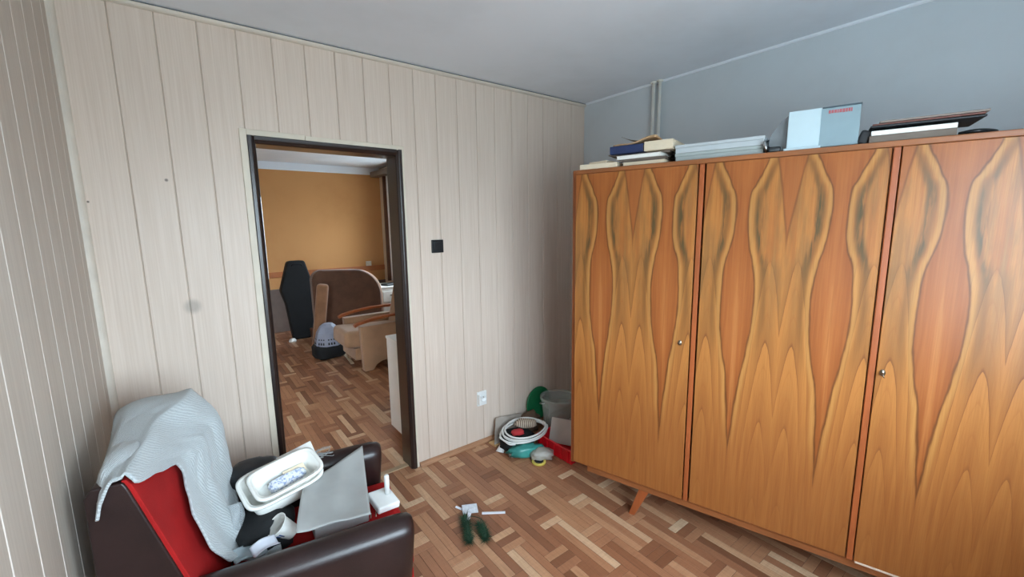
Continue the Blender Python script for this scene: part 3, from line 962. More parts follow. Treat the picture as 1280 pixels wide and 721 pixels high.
zz2 = zz + 0.0375
def kraft(u, v):
    x = lerp(-0.10, 0.115, u); y = lerp(-0.09, 0.09, v)
    return (x, y, 0.004 + 0.024 * sstep(0.25, 0.95, u) * (1 - 0.35 * v) + 0.003 * math.sin(9 * u + 4 * v))
tag(grid('kraft_envelope', kraft, 16, 10, MAT_KRAFT, None, 0.006, wloc(0.315, 0.105, zz2 + 0.001), (0, 0, WROT), True), 'crumpled brown kraft envelope on top of the navy book', 'envelope')
def curlp(u, v):
    x = lerp(-0.06, 0.06, u)
    return (x, lerp(-0.05, 0.05, v), 0.001 + 0.030 * (1 - u) ** 2)
tag(grid('dark_leaflet', curlp, 12, 3, MAT_GREYBRN, None, 0.0015, wloc(0.27, 0.18, zz2 + 0.035), (0, 0, WROT), True), 'dark leaflet with a curled corner on the kraft envelope', 'leaflet')
tag(blob('dark_cloth', (0.15, 0.12, 0.075), MAT_DARK, None, wloc(0.478, 0.22, ZT + 0.036), (0, 0, WROT), 0.3, 3.0, 0.8, 3, 0.48), 'dark crumpled cloth between book stack and grey boxes', 'cloth')

MAT_GREYBOX = plain('pale_grey_carton', (186, 193, 196), 0.6, var=0.05)
MAT_GREYBOX2 = plain('grey_green_carton', (164, 172, 170), 0.6, var=0.05)
for (z0_, z1_, o_, m_, lb, nm) in ((ZT, ZT + 0.036, 0.0, MAT_GREYBOX2, 'grey green flat carton lying on wardrobe under a paler one', 'flat_carton'), (ZT + 0.0365, ZT + 0.073, -0.004, MAT_GREYBOX, 'pale grey flat carton, upper of two on the wardrobe', 'flat_carton')):
    r = empty(nm, wloc(0.69, 0.16, z0_), WROT, lb, 'box', 'flat cartons on the wardrobe')
    boxes('tray', [((-0.174, -0.130 + o_, 0), (0.178, 0.13, (z1_ - z0_) * 0.62))], m_, r, 0.001)
    boxes('lid', [((-0.177, -0.133 + o_, (z1_ - z0_) * 0.62), (0.181, 0.133, z1_ - z0_))], m_, r, 0.0015)
MAT_CHROME = plain('dull_chrome', (170, 172, 172), 0.25, metal=1.0)
lp = empty('clip_lamp', wloc(0.888, 0.045, ZT), WROT, 'small black clip with a chrome disc beside the grey cartons', 'clip')
lathe('chrome_disc', [(0.0, -0.006), (0.022, -0.006), (0.026, 0.0), (0.022, 0.006), (0.0, 0.006)], MAT_CHROME, lp, (-0.012, -0.02, 0.027), (0, PI / 2 - 0.25, 0), 20)
rbox('clip_body', (0.045, 0.03, 0.022), MAT_BLACKPL, lp, (0.018, -0.022, 0.011), (0, 0, 0.2), 0.006)
tube('clip_spring', spline([(0.0, -0.01, 0.02), (-0.02, 0.03, 0.05), (0.01, 0.05, 0.06), (0.05, 0.03, 0.018)], 6), 0.0035, MAT_BLACKPL, lp)

# pale box with a printed side and a sloping grey flap
MAT_ICE = plain('pale_ice_blue_card', (194, 214, 221), 0.5, var=0.03)
MAT_TEALG = plain('grey_teal_printed_card', (140, 162, 170), 0.5, var=0.05)
MAT_REDINK = plain('faded_red_print', (176, 92, 96), 0.6, var=0.1)
MAT_SMOKE = plain('grey_film', (150, 156, 160), 0.35, var=0.05, alpha=0.55)
MAT_SLATE = plain('slate_edge', (84, 98, 108), 0.5)
bx = empty('appliance_carton', wloc(1.06, 0.02, ZT), WROT, 'pale ice blue carton with grey printed half standing on the wardrobe', 'box')
boxes('white_half', [((-0.112, 0.0, 0.004), (-0.006, 0.20, 0.150))], MAT_ICE, bx, 0.002)
boxes('printed_half', [((-0.006, 0.002, 0.004), (0.112, 0.20, 0.145))], MAT_TEALG, bx, 0.001)
boxes('top_edge', [((-0.004, -0.001, 0.1455), (0.114, 0.201, 0.150))], MAT_SLATE, bx, 0.001)
boxes('bottom_tray', [((-0.120, -0.008, 0.0), (0.0, 0.205, 0.010))], MAT_ICE, bx, 0.001)
rr = random.Random(5)
xx = 0.016
while xx < 0.088:
    w_ = rr.uniform(0.004, 0.008)
    boxes('red_lettering', [((xx, 0.0008, 0.124 + rr.uniform(-0.001, 0.001)), (xx + w_, 0.0025, 0.136))], MAT_REDINK, bx)
    xx += w_ + 0.0018
flap = [(-0.178, 0.012), (-0.175, 0.06), (-0.160, 0.092), (-0.138, 0.122), (-0.112, 0.144), (-0.112, 0.012)]
prism('grey_film_flap', flap, 0.03, 0.19, MAT_SMOKE, bx, axis='y')
# paper pile with a black folder
tag(rbox('magazine_pile', (0.225, 0.19, 0.024), MAT_GREYBRN, None, wloc(1.315, 0.10, ZT + 0.012), (0, 0, WROT), 0.002), 'grey edged magazine at the bottom of the right hand paper pile', 'magazine')
tag(rbox('white_paper_stack', (0.22, 0.18, 0.016), MAT_WPAGES, None, wloc(1.317, 0.095, ZT + 0.0245 + 0.008), (0, 0, WROT), 0.001), 'white paper stack lying on the magazine right of the pale carton', 'paper stack')
bf = rbox('black_folder', (0.29, 0.2, 0.007), MAT_DARK, None, wloc(1.345, 0.105, ZT + 0.0545), (0, 0.0, WROT + 0.03), 0.002)
tag(bf, 'black folder covering the white paper stack on the wardrobe', 'folder')
tag(rbox('red_brown_folder', (0.28, 0.2, 0.006), plain('red_brown_card', (120, 78, 70), 0.6), None, wloc(1.350, 0.105, ZT + 0.062), (0, 0, WROT - 0.02), 0.002), 'thin red brown folder on the black folder', 'folder')
tag(rbox('grey_drawing_board', (0.27, 0.2, 0.007), plain('taupe_board', (138, 126, 118), 0.6), None, wloc(1.362, 0.10, ZT + 0.069), (0, 0.0, WROT), 0.002), 'grey board on top of the right hand paper pile', 'board')
tag(rbox('black_binder', (0.035, 0.16, 0.05), MAT_DARK, None, wloc(1.190, 0.10, ZT + 0.0245), (0, 0.35, WROT), 0.008), 'black binder spine leaning at the left end of the paper pile', 'binder')
tag(tube('black_cable', spline([wloc(1.44, 0.05, ZT + 0.008), wloc(1.47, 0.03, ZT + 0.010), wloc(1.50, 0.04, ZT + 0.010), wloc(1.53, 0.08, ZT + 0.008), wloc(1.50, 0.13, ZT + 0.008), wloc(1.46, 0.10, ZT + 0.008)], 8), 0.007, MAT_BLACKPL), 'short black cable loop at the right end of the wardrobe top', 'cable')

# heating pipes on the right wall
MAT_PIPE = plain('cream_enamelled_pipe', (234, 232, 224), 0.4, var=0.04)
for yy, lb in ((-0.645, 'cream heating pipe on grey wall, the one nearer the doorway wall'), (-0.692, 'cream heating pipe on grey wall, the one nearer the wardrobe boxes')):
    hp_ = empty('heating_pipe', (XR - 0.032, yy, 0.0), 0, lb, 'pipe', 'pair of heating pipes')
    lathe('pipe', [(0.0105, 0.0), (0.0105, H)], MAT_PIPE, hp_, n=16)
    lathe('collar', [(0.0105, 0.0), (0.021, 0.0), (0.021, 0.008), (0.0105, 0.012)], MAT_PIPE, hp_, (0, 0, H - 0.0125), n=16)
    boxes('bracket', [((-0.004, -0.012, 1.98), (0.032, 0.012, 2.0))], MAT_PIPE, hp_, 0.002)

# switch and socket
sw = empty('light_switch', (-1.340, 0, 1.432), 0, 'black square light switch on the planked wall right of the doorway', 'light switch')
rbox('plate', (0.082, 0.010, 0.082), MAT_BLACKPL, sw, (0, -0.005, 0), bev=0.003)
rbox('rocker', (0.058, 0.008, 0.058), MAT_BLACKPL, sw, (0, -0.012, 0), (0.06, 0, 0), 0.003)
so = empty('power_socket', (-1.037, 0, 0.338), 0, 'white power socket low on the planked wall above the floor clutter', 'socket')
rbox('plate', (0.08, 0.012, 0.105), MAT_WHITEPVC, so, (0, -0.006, 0), bev=0.004)
lathe('socket_well', [(0.0, 0.003), (0.016, 0.003), (0.0205, 0.012), (0.0235, 0.012), (0.024, 0.0), (0.0, 0.0)], MAT_WHITEPVC, so, (0.008, -0.011, 0.0), (PI / 2, 0, 0), 20)
rbox('safety_cover', (0.014, 0.03, 0.075), MAT_WHITEPVC, so, (-0.030, -0.020, 0), bev=0.003)
lathe('earth_pin', [(0.0, 0.0), (0.0025, 0.0), (0.0025, 0.012), (0.0, 0.013)], MAT_METAL, so, (0.008, -0.013, 0.011), (PI / 2, 0, 0), 8)

# ------------------------------------------------------------------ clutter in the corner beside the wardrobe
def clear_plastic(name, col, alpha, rough=0.3):
    return plain(name, col, rough, var=0.05, alpha=alpha)


tag(rbox('plywood_offcut', (0.19, 0.075, 0.012), plain('plywood', (198, 160, 112), 0.6, var=0.12, stretch=(2, 20, 20)), None, (-0.915, -0.075, 0.006), (0, 0, 0.10), 0.001), 'small plywood offcut on the floor at the baseboard', 'board')
gc = pyd('grey_card', [(-1.005, -0.105, 0.013), (-0.745, -0.115, 0.013), (-0.70, -0.035, 0.135), (-0.94, -0.035, 0.170), (-1.005, -0.108, 0.015), (-0.745, -0.118, 0.015), (-0.70, -0.038, 0.137), (-0.94, -0.038, 0.172)],
         [(0, 1, 2, 3), (4, 5, 6, 7), (0, 1, 5, 4), (1, 2, 6, 5), (2, 3, 7, 6), (3, 0, 4, 7)], plain('grey_cardboard', (158, 148, 138), 0.7, var=0.1))
tag(gc, 'grey cardboard sheet leaning against the wall under the socket', 'cardboard')
# coil of white cable on a dark bag
db = tag(blob('dark_bag', (0.24, 0.20, 0.12), MAT_BLACKFAB, None, (-0.88, -0.210, 0.053), (0, 0, -0.4), 0.3, 2.5, 0.75, 9, 0.44), 'dark bag on the floor beneath the white cable coil', 'bag')
coil = empty('cable_coil', (-0.83, -0.235, 0.118), 0.0, 'coil of white cable lying on the dark bag in the corner', 'cable')
MAT_WCABLE = plain('white_cable_sheath', (224, 224, 220), 0.4, var=0.04)
rr = random.Random(11)
pts = []
for k in range(4 * 28 + 1):
    a = 2 * PI * k / 28
    t = k / 112
    rx = 0.178 + 0.010 * math.sin(3.1 * t * 4 + 1) - 0.008 * (k // 28)
    ry = 0.118 + 0.008 * math.cos(2.3 * t * 4)
    pts.append((rx * math.cos(a), ry * math.sin(a), -0.015 + 0.010 * (k // 28) + 0.010 * (k % 28) / 28 + 0.012 * math.sin(a + 0.5)))
tube('cable', pts, 0.0062, MAT_WCABLE, coil, n=8, rot=(0.05, 0, -0.15))
tube('cable_end', spline([(-0.14, -0.07, -0.03), (-0.18, -0.06, -0.02), (-0.19, -0.02, -0.01), (-0.20, 0.03, 0.0)], 6), 0.006, MAT_WCABLE, coil)
# striped sock in the coil
def sock_mat():
    m, nt, b = base_mat('striped_knit', 0.85)
    v = coords(nt)
    sep = nt.nodes.new('ShaderNodeSeparateXYZ'); nt.links.new(v.s, sep.inputs[0])
    st = (S(nt, sep.outputs[0]) * 70.0).fract()
    nt.links.new(mixc(nt, st.smooth(0.45, 0.6), lin((200, 184, 164)), lin((120, 100, 86))).s, b.inputs['Base Color'])
    return m
sk = blob('striped_sock', (0.16, 0.08, 0.06), sock_mat(), None, (-0.79, -0.20, 0.145), (0, 0.1, -0.5), 0.2, 2.0, 0.8, 2)
tag(sk, 'rolled beige striped sock inside the white cable coil', 'sock')
tag(blob('red_rag', (0.09, 0.06, 0.035), plain('red_rag_cloth', (176, 44, 48), 0.8, var=0.1), None, (-0.90, -0.245, 0.130), (0, 0, -0.4), 0.3, 3, 0.8, 5), 'small red rag inside the white cable coil', 'rag')
# teal cloth and pale packets
tag(blob('teal_cloth', (0.24, 0.09, 0.085), plain('teal_plastic_bag', (58, 140, 132), 0.35, var=0.2), None, (-0.905, -0.345, 0.040), (0, 0, -0.45), 0.45, 3.2, 0.8, 12, 0.46), 'crumpled teal plastic bag below the white cable coil', 'bag')
tag(blob('clear_bag', (0.15, 0.10, 0.07), clear_plastic('milky_film', (190, 186, 176), 0.75), None, (-0.845, -0.435, 0.033), (0, 0, -0.5), 0.45, 3.5, 0.8, 21, 0.46), 'milky crumpled plastic bag between teal bag and red crate', 'bag')
tag(blob('white_packet', (0.06, 0.05, 0.05), plain('white_film', (214, 218, 220), 0.3), None, (-0.985, -0.29, 0.023), (0, 0, 0.2), 0.4, 3, 0.8, 31, 0.46), 'small white crumpled packet left of the teal bag', 'packet')
def strip_fn(u, v):
    return (lerp(-0.018, 0.018, v) * (0.5 + 1.2 * u), 0.10 * u * -1.0, 0.004 + 0.075 * (1 - u) ** 1.3)
tag(grid('white_paper_strip', strip_fn, 10, 3, plain('white_paper', (232, 232, 230), 0.7), None, 0.0012, (-0.935, -0.150, 0.0), (0, 0, -1.1)), 'white paper strip hanging out of the corner pile', 'paper')
tape = empty('tape_roll', (-0.895, -0.46, 0.0), 0.4, 'small yellow ringed black tape roll on the floor by red crate', 'tape roll')
lathe('yellow_ring', [(0.030, 0.0), (0.046, 0.0), (0.048, 0.008), (0.046, 0.014), (0.030, 0.014), (0.030, 0.0)], plain('yellow_plastic', (206, 186, 88), 0.4), tape, (0, 0, 0.0), n=24)
lathe('black_core', [(0.012, 0.0), (0.0298, 0.0), (0.0298, 0.016), (0.012, 0.016), (0.012, 0.0)], MAT_BLACKPL, tape, (0, 0, 0.0), n=24)
# red crate with a pale card
MAT_RED = plain('red_plastic', (206, 22, 34), 0.35, var=0.08, spec=0.5)
cr_ = empty('red_crate', (-0.612, -0.452, 0.0), math.radians(2), 'shallow red plastic crate on floor beside the wardrobe', 'crate')
L_, B_, Hc, tk = 0.29, 0.32, 0.10, 0.005
boxes('crate_base', [((-L_ / 2, -B_ / 2, 0.002), (L_ / 2, B_ / 2, 0.008))], MAT_RED, cr_, 0.001)
for (a, b) in (((-L_ / 2, -B_ / 2), (-L_ / 2 + tk, B_ / 2)), ((L_ / 2 - tk, -B_ / 2), (L_ / 2, B_ / 2)), ((-L_ / 2 + tk, -B_ / 2), (L_ / 2 - tk, -B_ / 2 + tk)), ((-L_ / 2 + tk, B_ / 2 - tk), (L_ / 2 - tk, B_ / 2))):
    boxes('crate_wall', [((a[0], a[1], 0.008), (b[0], b[1], Hc))], MAT_RED, cr_, 0.001)
boxes('crate_rim', [((-L_ / 2 - 0.008, -B_ / 2 - 0.008, Hc - 0.012), (-L_ / 2, B_ / 2 + 0.008, Hc)), ((L_ / 2, -B_ / 2 - 0.008, Hc - 0.012), (L_ / 2 + 0.008, B_ / 2 + 0.008, Hc)), ((-L_ / 2, -B_ / 2 - 0.008, Hc - 0.012), (L_ / 2, -B_ / 2, Hc)), ((-L_ / 2, B_ / 2, Hc - 0.012), (L_ / 2, B_ / 2 + 0.008, Hc))], MAT_RED, cr_, 0.001)
for k in range(5):
    rbox('rib', (0.006, 0.010, 0.08), MAT_RED, cr_, (-L_ / 2 - 0.003, -0.13 + k * 0.065, 0.045), bev=0.001, smooth=False)
tag(rbox('pale_card', (0.008, 0.20, 0.17), plain('pale_grey_card', (186, 178, 170), 0.7, var=0.05), None, (-0.615, -0.41, 0.107), (0, 0.42, math.radians(28)), 0.001), 'pale grey card standing in the red crate', 'card')
# clear bucket and green lid
MAT_BUCKET = clear_plastic('clear_frosted_plastic', (206, 214, 208), 0.32, 0.3)
bu = empty('clear_bucket', (-0.455, -0.185, 0.0), 0, 'translucent plastic bucket in the corner behind the red crate', 'bucket')
open_lathe('bucket_body', [(0.105, 0.0), (0.108, 0.004), (0.130, 0.245)], MAT_BUCKET, bu, n=32, thick=0.003)
lathe('rim', [(0.131, 0.238), (0.140, 0.240), (0.140, 0.256), (0.129, 0.258), (0.127, 0.246), (0.131, 0.238)], MAT_BUCKET, bu, n=32)
tube('bail_handle', [(0.142 * math.cos(a), 0.142 * math.sin(a) - 0.0, 0.235 - 0.06 * math.sin(a)) for a in [PI * k / 16 for k in range(17)]], 0.003, MAT_WHITEPVC, bu, n=6)
gl_ = lathe('green_lid', [(0.0, 0.0), (0.120, 0.0), (0.127, 0.004), (0.127, 0.016), (0.120, 0.012), (0.0, 0.010)], plain('green_plastic', (20, 110, 66), 0.35, var=0.08), None, (-0.520, -0.022, 0.170), (math.radians(86), 0.0, math.radians(4)), 36)
tag(gl_, 'round green plastic lid leaning on the wall behind the bucket', 'lid')
tag(blob('brown_bag', (0.16, 0.09, 0.15), plain('brown_paper', (96, 74, 58), 0.8), None, (-0.655, -0.085, 0.072), (0, 0, 0.0), 0.3, 2.4, 0.7, 41, 0.48), 'brown paper bag at the wall between cable coil and green lid', 'bag')

# ------------------------------------------------------------------ sprig with label and white stick on the floor
MAT_GREENN = plain('dark_green_needles', (34, 66, 44), 0.7, var=0.3)
sp = empty('artificial_sprig', (-1.60, -0.70, 0.0), 0, 'dark green needle sprig with white paper tags on parquet', 'sprig')
rr = random.Random(21)
tube('stem', spline([(0.055, 0.115, 0.006), (0.03, 0.07, 0.012), (0.0, 0.0, 0.014), (-0.04, -0.09, 0.010)], 8), 0.0025, MAT_GREENN, sp, n=6)
tube('stem', spline([(0.045, 0.09, 0.008), (0.09, 0.02, 0.014), (0.08, -0.06, 0.014), (0.05, -0.12, 0.008)], 8), 0.002, MAT_GREENN, sp, n=6)
vs, fs = [], []
for base_ in (spline([(0.03, 0.07, 0.012), (0.0, 0.0, 0.016), (-0.045, -0.10, 0.012)], 40), spline([(0.06, -0.02, 0.014), (0.05, -0.08, 0.014), (0.03, -0.13, 0.010)], 40)):
    dense = 3 if base_[0].x < 0.05 else 2
    for p in base_:
        for _ in range(dense * 5):
            d = Vector((rr.gauss(0, 1), rr.gauss(0, 1), rr.uniform(-0.2, 0.9))).normalized() * rr.uniform(0.018, 0.055)
            s_ = Vector((-d.y, d.x, 0)); s_ = s_.normalized() * 0.0013 if s_.length > 1e-6 else Vector((0.001, 0, 0))
            q = p + d; q.z = max(q.z, 0.002)
            i = len(vs); vs += [p - s_, p + s_, q]; fs.append((i, i + 1, i + 2))
nd = pyd('needles', vs, fs, MAT_GREENN, sp); nd['kind'] = 'stuff'
tagm = plain('white_tag_paper', (226, 230, 238), 0.6, var=0.03)
tagm2 = plain('pale_grey_tag', (198, 202, 208), 0.6, var=0.12, scale=60)
rbox('paper_tag', (0.085, 0.055, 0.002), tagm2, sp, (0.085, 0.105, 0.022), (0.35, 0.1, -0.35), 0.0005, 1, False)
rbox('paper_tag', (0.018, 0.055, 0.002), tagm, sp, (0.045, 0.055, 0.02), (0.2, 0.2, -0.75), 0.0005, 1, False)
rbox('paper_tag', (0.045, 0.012, 0.002), tagm, sp, (0.045, 0.155, 0.016), (0.3, 0.1, -1.1), 0.0005, 1, False)
tag(rbox('white_stick', (0.128, 0.016, 0.006), tagm, None, (-1.418, -0.682, 0.003), (0, 0, -0.62), 0.002, 2), 'short white plastic stick on the parquet beside the sprig', 'stick')

# ------------------------------------------------------------------ red armchair with dark leather arms
CROT = math.radians(-9.79)
C0 = Vector((-2.4155, -0.772, 0))


def cl(x, y, z):
    c, s = math.cos(CROT), math.sin(CROT)
    return Vector((C0.x + c * x - s * y, C0.y + s * x + c * y, z))


MAT_REDFAB = plain('red_upholstery', (158, 26, 26), 0.85, var=0.12, bump=0.25, bscale=400, spec=0.2)
MAT_LEATHER = plain('dark_brown_leather', (38, 23, 22), 0.34, var=0.2, bump=0.12, bscale=220, spec=0.5)
ch = empty('red_armchair', C0, CROT, 'red armchair with dark brown leather arms in the foreground corner', 'armchair')
def arm_section(hw_, zt, n=9):
    pts = [(-hw_ + 0.012, 0.10), (hw_ - 0.012, 0.10)]
    r = hw_ + 0.004
    for k in range(n + 1):
        a = PI * k / n
        pts.append((r * math.cos(a), zt - r + r * math.sin(a) * (0.9 if 0.2 < k / n < 0.8 else 1)))
    return pts
for s in (-1, 1):
    yy = 0.287 * s
    secs = []
    xs = [(-0.27, 0.97, 0.0), (-0.25, 1.0, 0.0), (0.0, 1.0, 0.0), (0.30, 1.0, 0.0), (0.355, 0.98, 0.0), (0.385, 0.90, 0.0), (0.397, 0.74, 0.0)]
    vs, fs = [], []
    base_ = arm_section(0.054, 0.568)
    for x, k, dz in xs:
        for (py, pz) in base_:
            lean = 0.045 * (1 - pz / 0.55) if x > 0.2 else 0.0
            vs.append((x - lean, yy + py * k, 0.10 + (pz - 0.10) * (1 - (1 - k) * 0.12)))
    n_ = len(base_)
    for i in range(len(xs) - 1):
        for j in range(n_):
            fs.append((i * n_ + j, i * n_ + (j + 1) % n_, (i + 1) * n_ + (j + 1) % n_, (i + 1) * n_ + j))
    fs.append(tuple(range(n_))); fs.append(tuple((len(xs) - 1) * n_ + j for j in range(n_)))
    am = pyd('arm', vs, fs, MAT_LEATHER, ch, smooth=True)
rbox('seat', (0.60, 0.462, 0.13), MAT_REDFAB, ch, (0.118, 0, 0.335), (0, 0, 0), 0.035, 4)
rbox('seat_base', (0.585, 0.46, 0.18), MAT_REDFAB, ch, (0.118, 0, 0.20), (0, 0, 0), 0.012, 2)
# reclined backrest: leather shell with red front cushion
shell = [(-0.195, 0.32), (-0.190, 0.385), (-0.337, 0.897), (-0.345, 0.915), (-0.408, 0.915), (-0.425, 0.89), (-0.43, 0.30)]
prism('back_shell', shell, -0.296, 0.266, MAT_LEATHER, ch, bev=0.006, seg=3, smooth=True, axis='y')
cushion = [(-0.188, 0.36), (-0.182, 0.40), (-0.328, 0.90), (-0.339, 0.918), (-0.350, 0.918), (-0.346, 0.895), (-0.205, 0.36)]
prism('back_cushion', cushion, -0.290, 0.260, MAT_REDFAB, ch, bev=0.003, seg=2, smooth=True, axis='y')
for sx in (-0.30, 0.30):
    for sy in (-0.27, 0.27):
        lathe('leg', [(0.0, 0.0), (0.016, 0.0), (0.024, 0.105), (0.0, 0.105)], MAT_DKWOOD, ch, (sx, sy, 0), n=14)

# ribbed pale towel over the backrest
def towel_mat():
    m, nt, b = base_mat('ribbed_grey_towel', 0.95, spec=0.1)
    v = coords(nt, 'UV')
    v2 = coords(nt)
    wv = nt.nodes.new('ShaderNodeTexWave')
    wv.inputs['Scale'].default_value = 26.0
    wv.inputs['Distortion'].default_value = 2.5
    wv.inputs['Detail'].default_value = 1.0
    wv.bands_direction = 'DIAGONAL'
    nt.links.new(v.s, wv.inputs['Vector'])
    n = noise_at(nt, v2, 260.0)
    h = S(nt, wv.outputs['Fac']) * 0.35 + n * 0.65
    c = mixc(nt, h.smooth(0.15, 0.75), lin((160, 166, 168)), lin((188, 194, 195)))
    nt.links.new(c.s, b.inputs['Base Color'])
    bn = nt.nodes.new('ShaderNodeBump'); bn.inputs['Strength'].default_value = 0.55; bn.inputs['Distance'].default_value = 0.004
    nt.links.new(h.s, bn.inputs['Height']); nt.links.new(bn.outputs[0], b.inputs['Normal'])
    b.inputs['Sheen Weight'].default_value = 0.3
    return m


# front path in (x, z) from the seat up the backrest; then across its top
PATH = [(-0.02, 0.415), (-0.09, 0.412), (-0.145, 0.430), (-0.180, 0.470), (-0.205, 0.54), (-0.262, 0.72), (-0.318, 0.88), (-0.332, 0.915), (-0.345, 0.938)]
plen = [0.0]
for p, q in zip(PATH, PATH[1:]): plen.append(plen[-1] + math.hypot(q[0] - p[0], q[1] - p[1]))
def path_at(s):
    s = max(0.0, min(plen[-1], s))
    for i in range(len(PATH) - 1):
        if s <= plen[i + 1] + 1e-9:
            t = (s - plen[i]) / (plen[i + 1] - plen[i])
            return lerp(PATH[i][0], PATH[i + 1][0], t), lerp(PATH[i][1], PATH[i + 1][1], t), i
def table(tb, x):
    if x <= tb[0][0]: return tb[0][1]
    for (a, fa), (b, fb) in zip(tb, tb[1:]):
        if x <= b: return lerp(fa, fb, sstep(0, 1, (x - a) / (b - a)) * 0.5 + 0.5 * (x - a) / (b - a))
    return tb[-1][1]
SEATY = 0.12                            # length of the part lying on the seat
def towel_fn(u, v):
    if u < 0.70:
        s = lerp(0.0, plen[-1], u / 0.70)
        x, z, i = path_at(s)
        tt = 0.0
    else:
        x, z, i = PATH[-1][0], PATH[-1][1], len(PATH) - 2
        s, tt = plen[-1], (u - 0.70) / 0.30
    zk = z if s > SEATY else 0.43 - (SEATY - s)
    y0_ = table([(0.31, -0.13), (0.43, -0.09), (0.49, -0.14), (0.58, -0.185), (0.69, -0.165), (0.75, -0.10), (0.785, -0.045), (0.815, -0.05), (0.86, -0.17), (0.90, -0.290), (0.905, -0.305)], zk)
    y1_ = table([(0.31, -0.02), (0.43, 0.05), (0.50, 0.14), (0.60, 0.215), (0.80, 0.24), (0.93, 0.25)], zk)
    y = lerp(y0_, y1_, v)
    fold = 0.010 * math.sin(11 * v + 6 * u) + 0.016 * noise.noise(Vector((u * 5, v * 4, 2.2))) + 0.005 * noise.noise(Vector((u * 14, v * 11, 7)))
    p0, p1 = PATH[i], PATH[i + 1]
    tx, tz = p1[0] - p0[0], p1[1] - p0[1]
    L = math.hypot(tx, tz)
    nx, nz = tz / L, -tx / L
    lift = 0.010 + max(0.0, fold + 0.006) * (0.35 + 0.65 * sstep(0.0, 0.25, v))
    far = sstep(-0.02, 0.22, y)
    lift += 0.045 * far * sstep(0.52, 0.84, zk) + 0.02 * far
    if tt == 0.0:
        return (x + nx * lift, y, z + nz * max(lift, 0.004) * (1 - 0.75 * sstep(0.80, 0.93, z)))
    xb = lerp(-0.395, -0.488, max(0.0, min(1.0, (y + 0.29) / 0.52)))
    e = sstep(0.0, 0.25, tt)
    x2 = lerp(x + nx * lift, xb, tt)
    z2 = lerp(z + nz * lift * 0.25, 0.926, e) + (0.010 + 0.7 * max(0, fold)) * e + (0.010 * far + 0.010 * sstep(-0.2, 0.1, y)) * math.sin(PI * min(1, tt * 0.75 + 0.25)) ** 0.7
    near = max(0.0, min(1.0, (-0.262 - y) / 0.043))
    z2 -= near * (0.004 + 0.066 * sstep(0.3, 1.0, tt))
    y -= near * 0.012
    z2 -= 0.03 * sstep(0.8, 1.0, tt) * (1 - far * 0.7)
    return (x2, y, z2)
tw = grid('towel', towel_fn, 90, 60, towel_mat(), None, 0.007, C0, (0, 0, CROT), True, 1.0)
uvl = tw.data.uv_layers.new(name='UVMap')
for poly in tw.data.polygons:
    for li in poly.loop_indices:
        vi = tw.data.loops[li].vertex_index
        uvl.data[li].uv = ((vi // 61) / 90.0 * 1.6, (vi % 61) / 60.0)
tag(tw, 'pale grey ribbed towel draped over the red armchair backrest', 'towel')

# ------------------------------------------------------------------ things on the armchair
MAT_TUB = plain('off_white_tub_plastic', (236, 236, 230), 0.32, var=0.02, spec=0.5)
tag(blob('black_bag', (0.19, 0.24, 0.125), MAT_BLACKFAB, None, cl(-0.070, 0.045, 0.456), (0, 0, CROT), 0.25, 2.0, 0.7, 51, 0.46), 'black bag on the armchair seat beneath the white tubs', 'bag')
tag(blob('black_pouch', (0.17, 0.11, 0.11), plain('black_leatherette', (24, 25, 29), 0.45, var=0.2), None, cl(-0.105, 0.215, 0.585), (0.2, 0, CROT + 0.15), 0.2, 1.6, 0.7, 61), 'black leatherette pouch between the towel and white tubs', 'pouch')


def tub(name, a, b, h, taper, mat, loc, rot, label, rim=0.012):
    n = 40
    def ring(ax, bx, z, e=0.42):
        out = []
        for k in range(n):
            t = 2 * PI * k / n
            c, s = math.cos(t), math.sin(t)
            out.append((ax * math.copysign(abs(c) ** e, c), bx * math.copysign(abs(s) ** e, s), z))
        return out
    prof = [(1 - taper, 0.0), (1 - taper * 0.95, 0.006), (1.0, h), (1.0 + rim / a, h + 0.001), (1.0 + rim / a, h - 0.006), (1.0 + rim / a - 0.012, h - 0.006)]
    root = empty(name, loc, 0, label, 'tub', 'white plastic tubs on the armchair')
    root.rotation_euler = rot
    def strips(pr):
        vs, fs = [], []
        for k_, z in pr: vs += ring(a * k_, b * (k_ if k_ <= 1 else 1 + rim / b), z)
        for i in range(len(pr) - 1):
            for k in range(n): fs.append((i * n + k, i * n + (k + 1) % n, (i + 1) * n + (k + 1) % n, (i + 1) * n + k))
        return vs, fs
    vs, fs = strips(prof[:3]); fs.append(tuple(range(n))[::-1])
    o = pyd('tub_body', vs, fs, mat, root, smooth=True)
    md = o.modifiers.new('solid', 'SOLIDIFY'); md.thickness = 0.0025; md.offset = -1
    vs, fs = strips(prof[2:])
    o = pyd('tub_rim', vs, fs, mat, root, smooth=True)
    md = o.modifiers.new('solid', 'SOLIDIFY'); md.thickness = 0.002; md.offset = 0
    return root


t1 = tub('plastic_tub', 0.128, 0.080, 0.085, 0.16, MAT_TUB, (-2.405, -0.655, 0.532), (0.34, -0.10, 0.16), 'larger white plastic tub on the armchair, lower of two')
t2 = tub('plastic_tub', 0.112, 0.064, 0.080, 0.16, MAT_TUB, (-2.388, -0.672, 0.560), (0.36, -0.12, 0.18), 'white plastic tub with blue white packet, nested in the larger tub')
def packet_mat():
    m, nt, b = base_mat('blue_white_printed_film', 0.35)
    v = coords(nt)
    n = noise_at(nt, v, 90.0, (1, 1, 1), 3, 0.7)
    nt.links.new(mixc(nt, n.smooth(0.45, 0.6), lin((232, 236, 242)), lin((150, 168, 206))).s, b.inputs['Base Color'])
    return m
pk = blob('printed_packet', (0.135, 0.045, 0.03), packet_mat(), None, (-2.388, -0.6765, 0.590), (0.36, -0.12, 0.18), 0.2, 3, 0.5, 71)
tag(pk, 'blue and white printed packet lying inside the upper tub', 'packet')
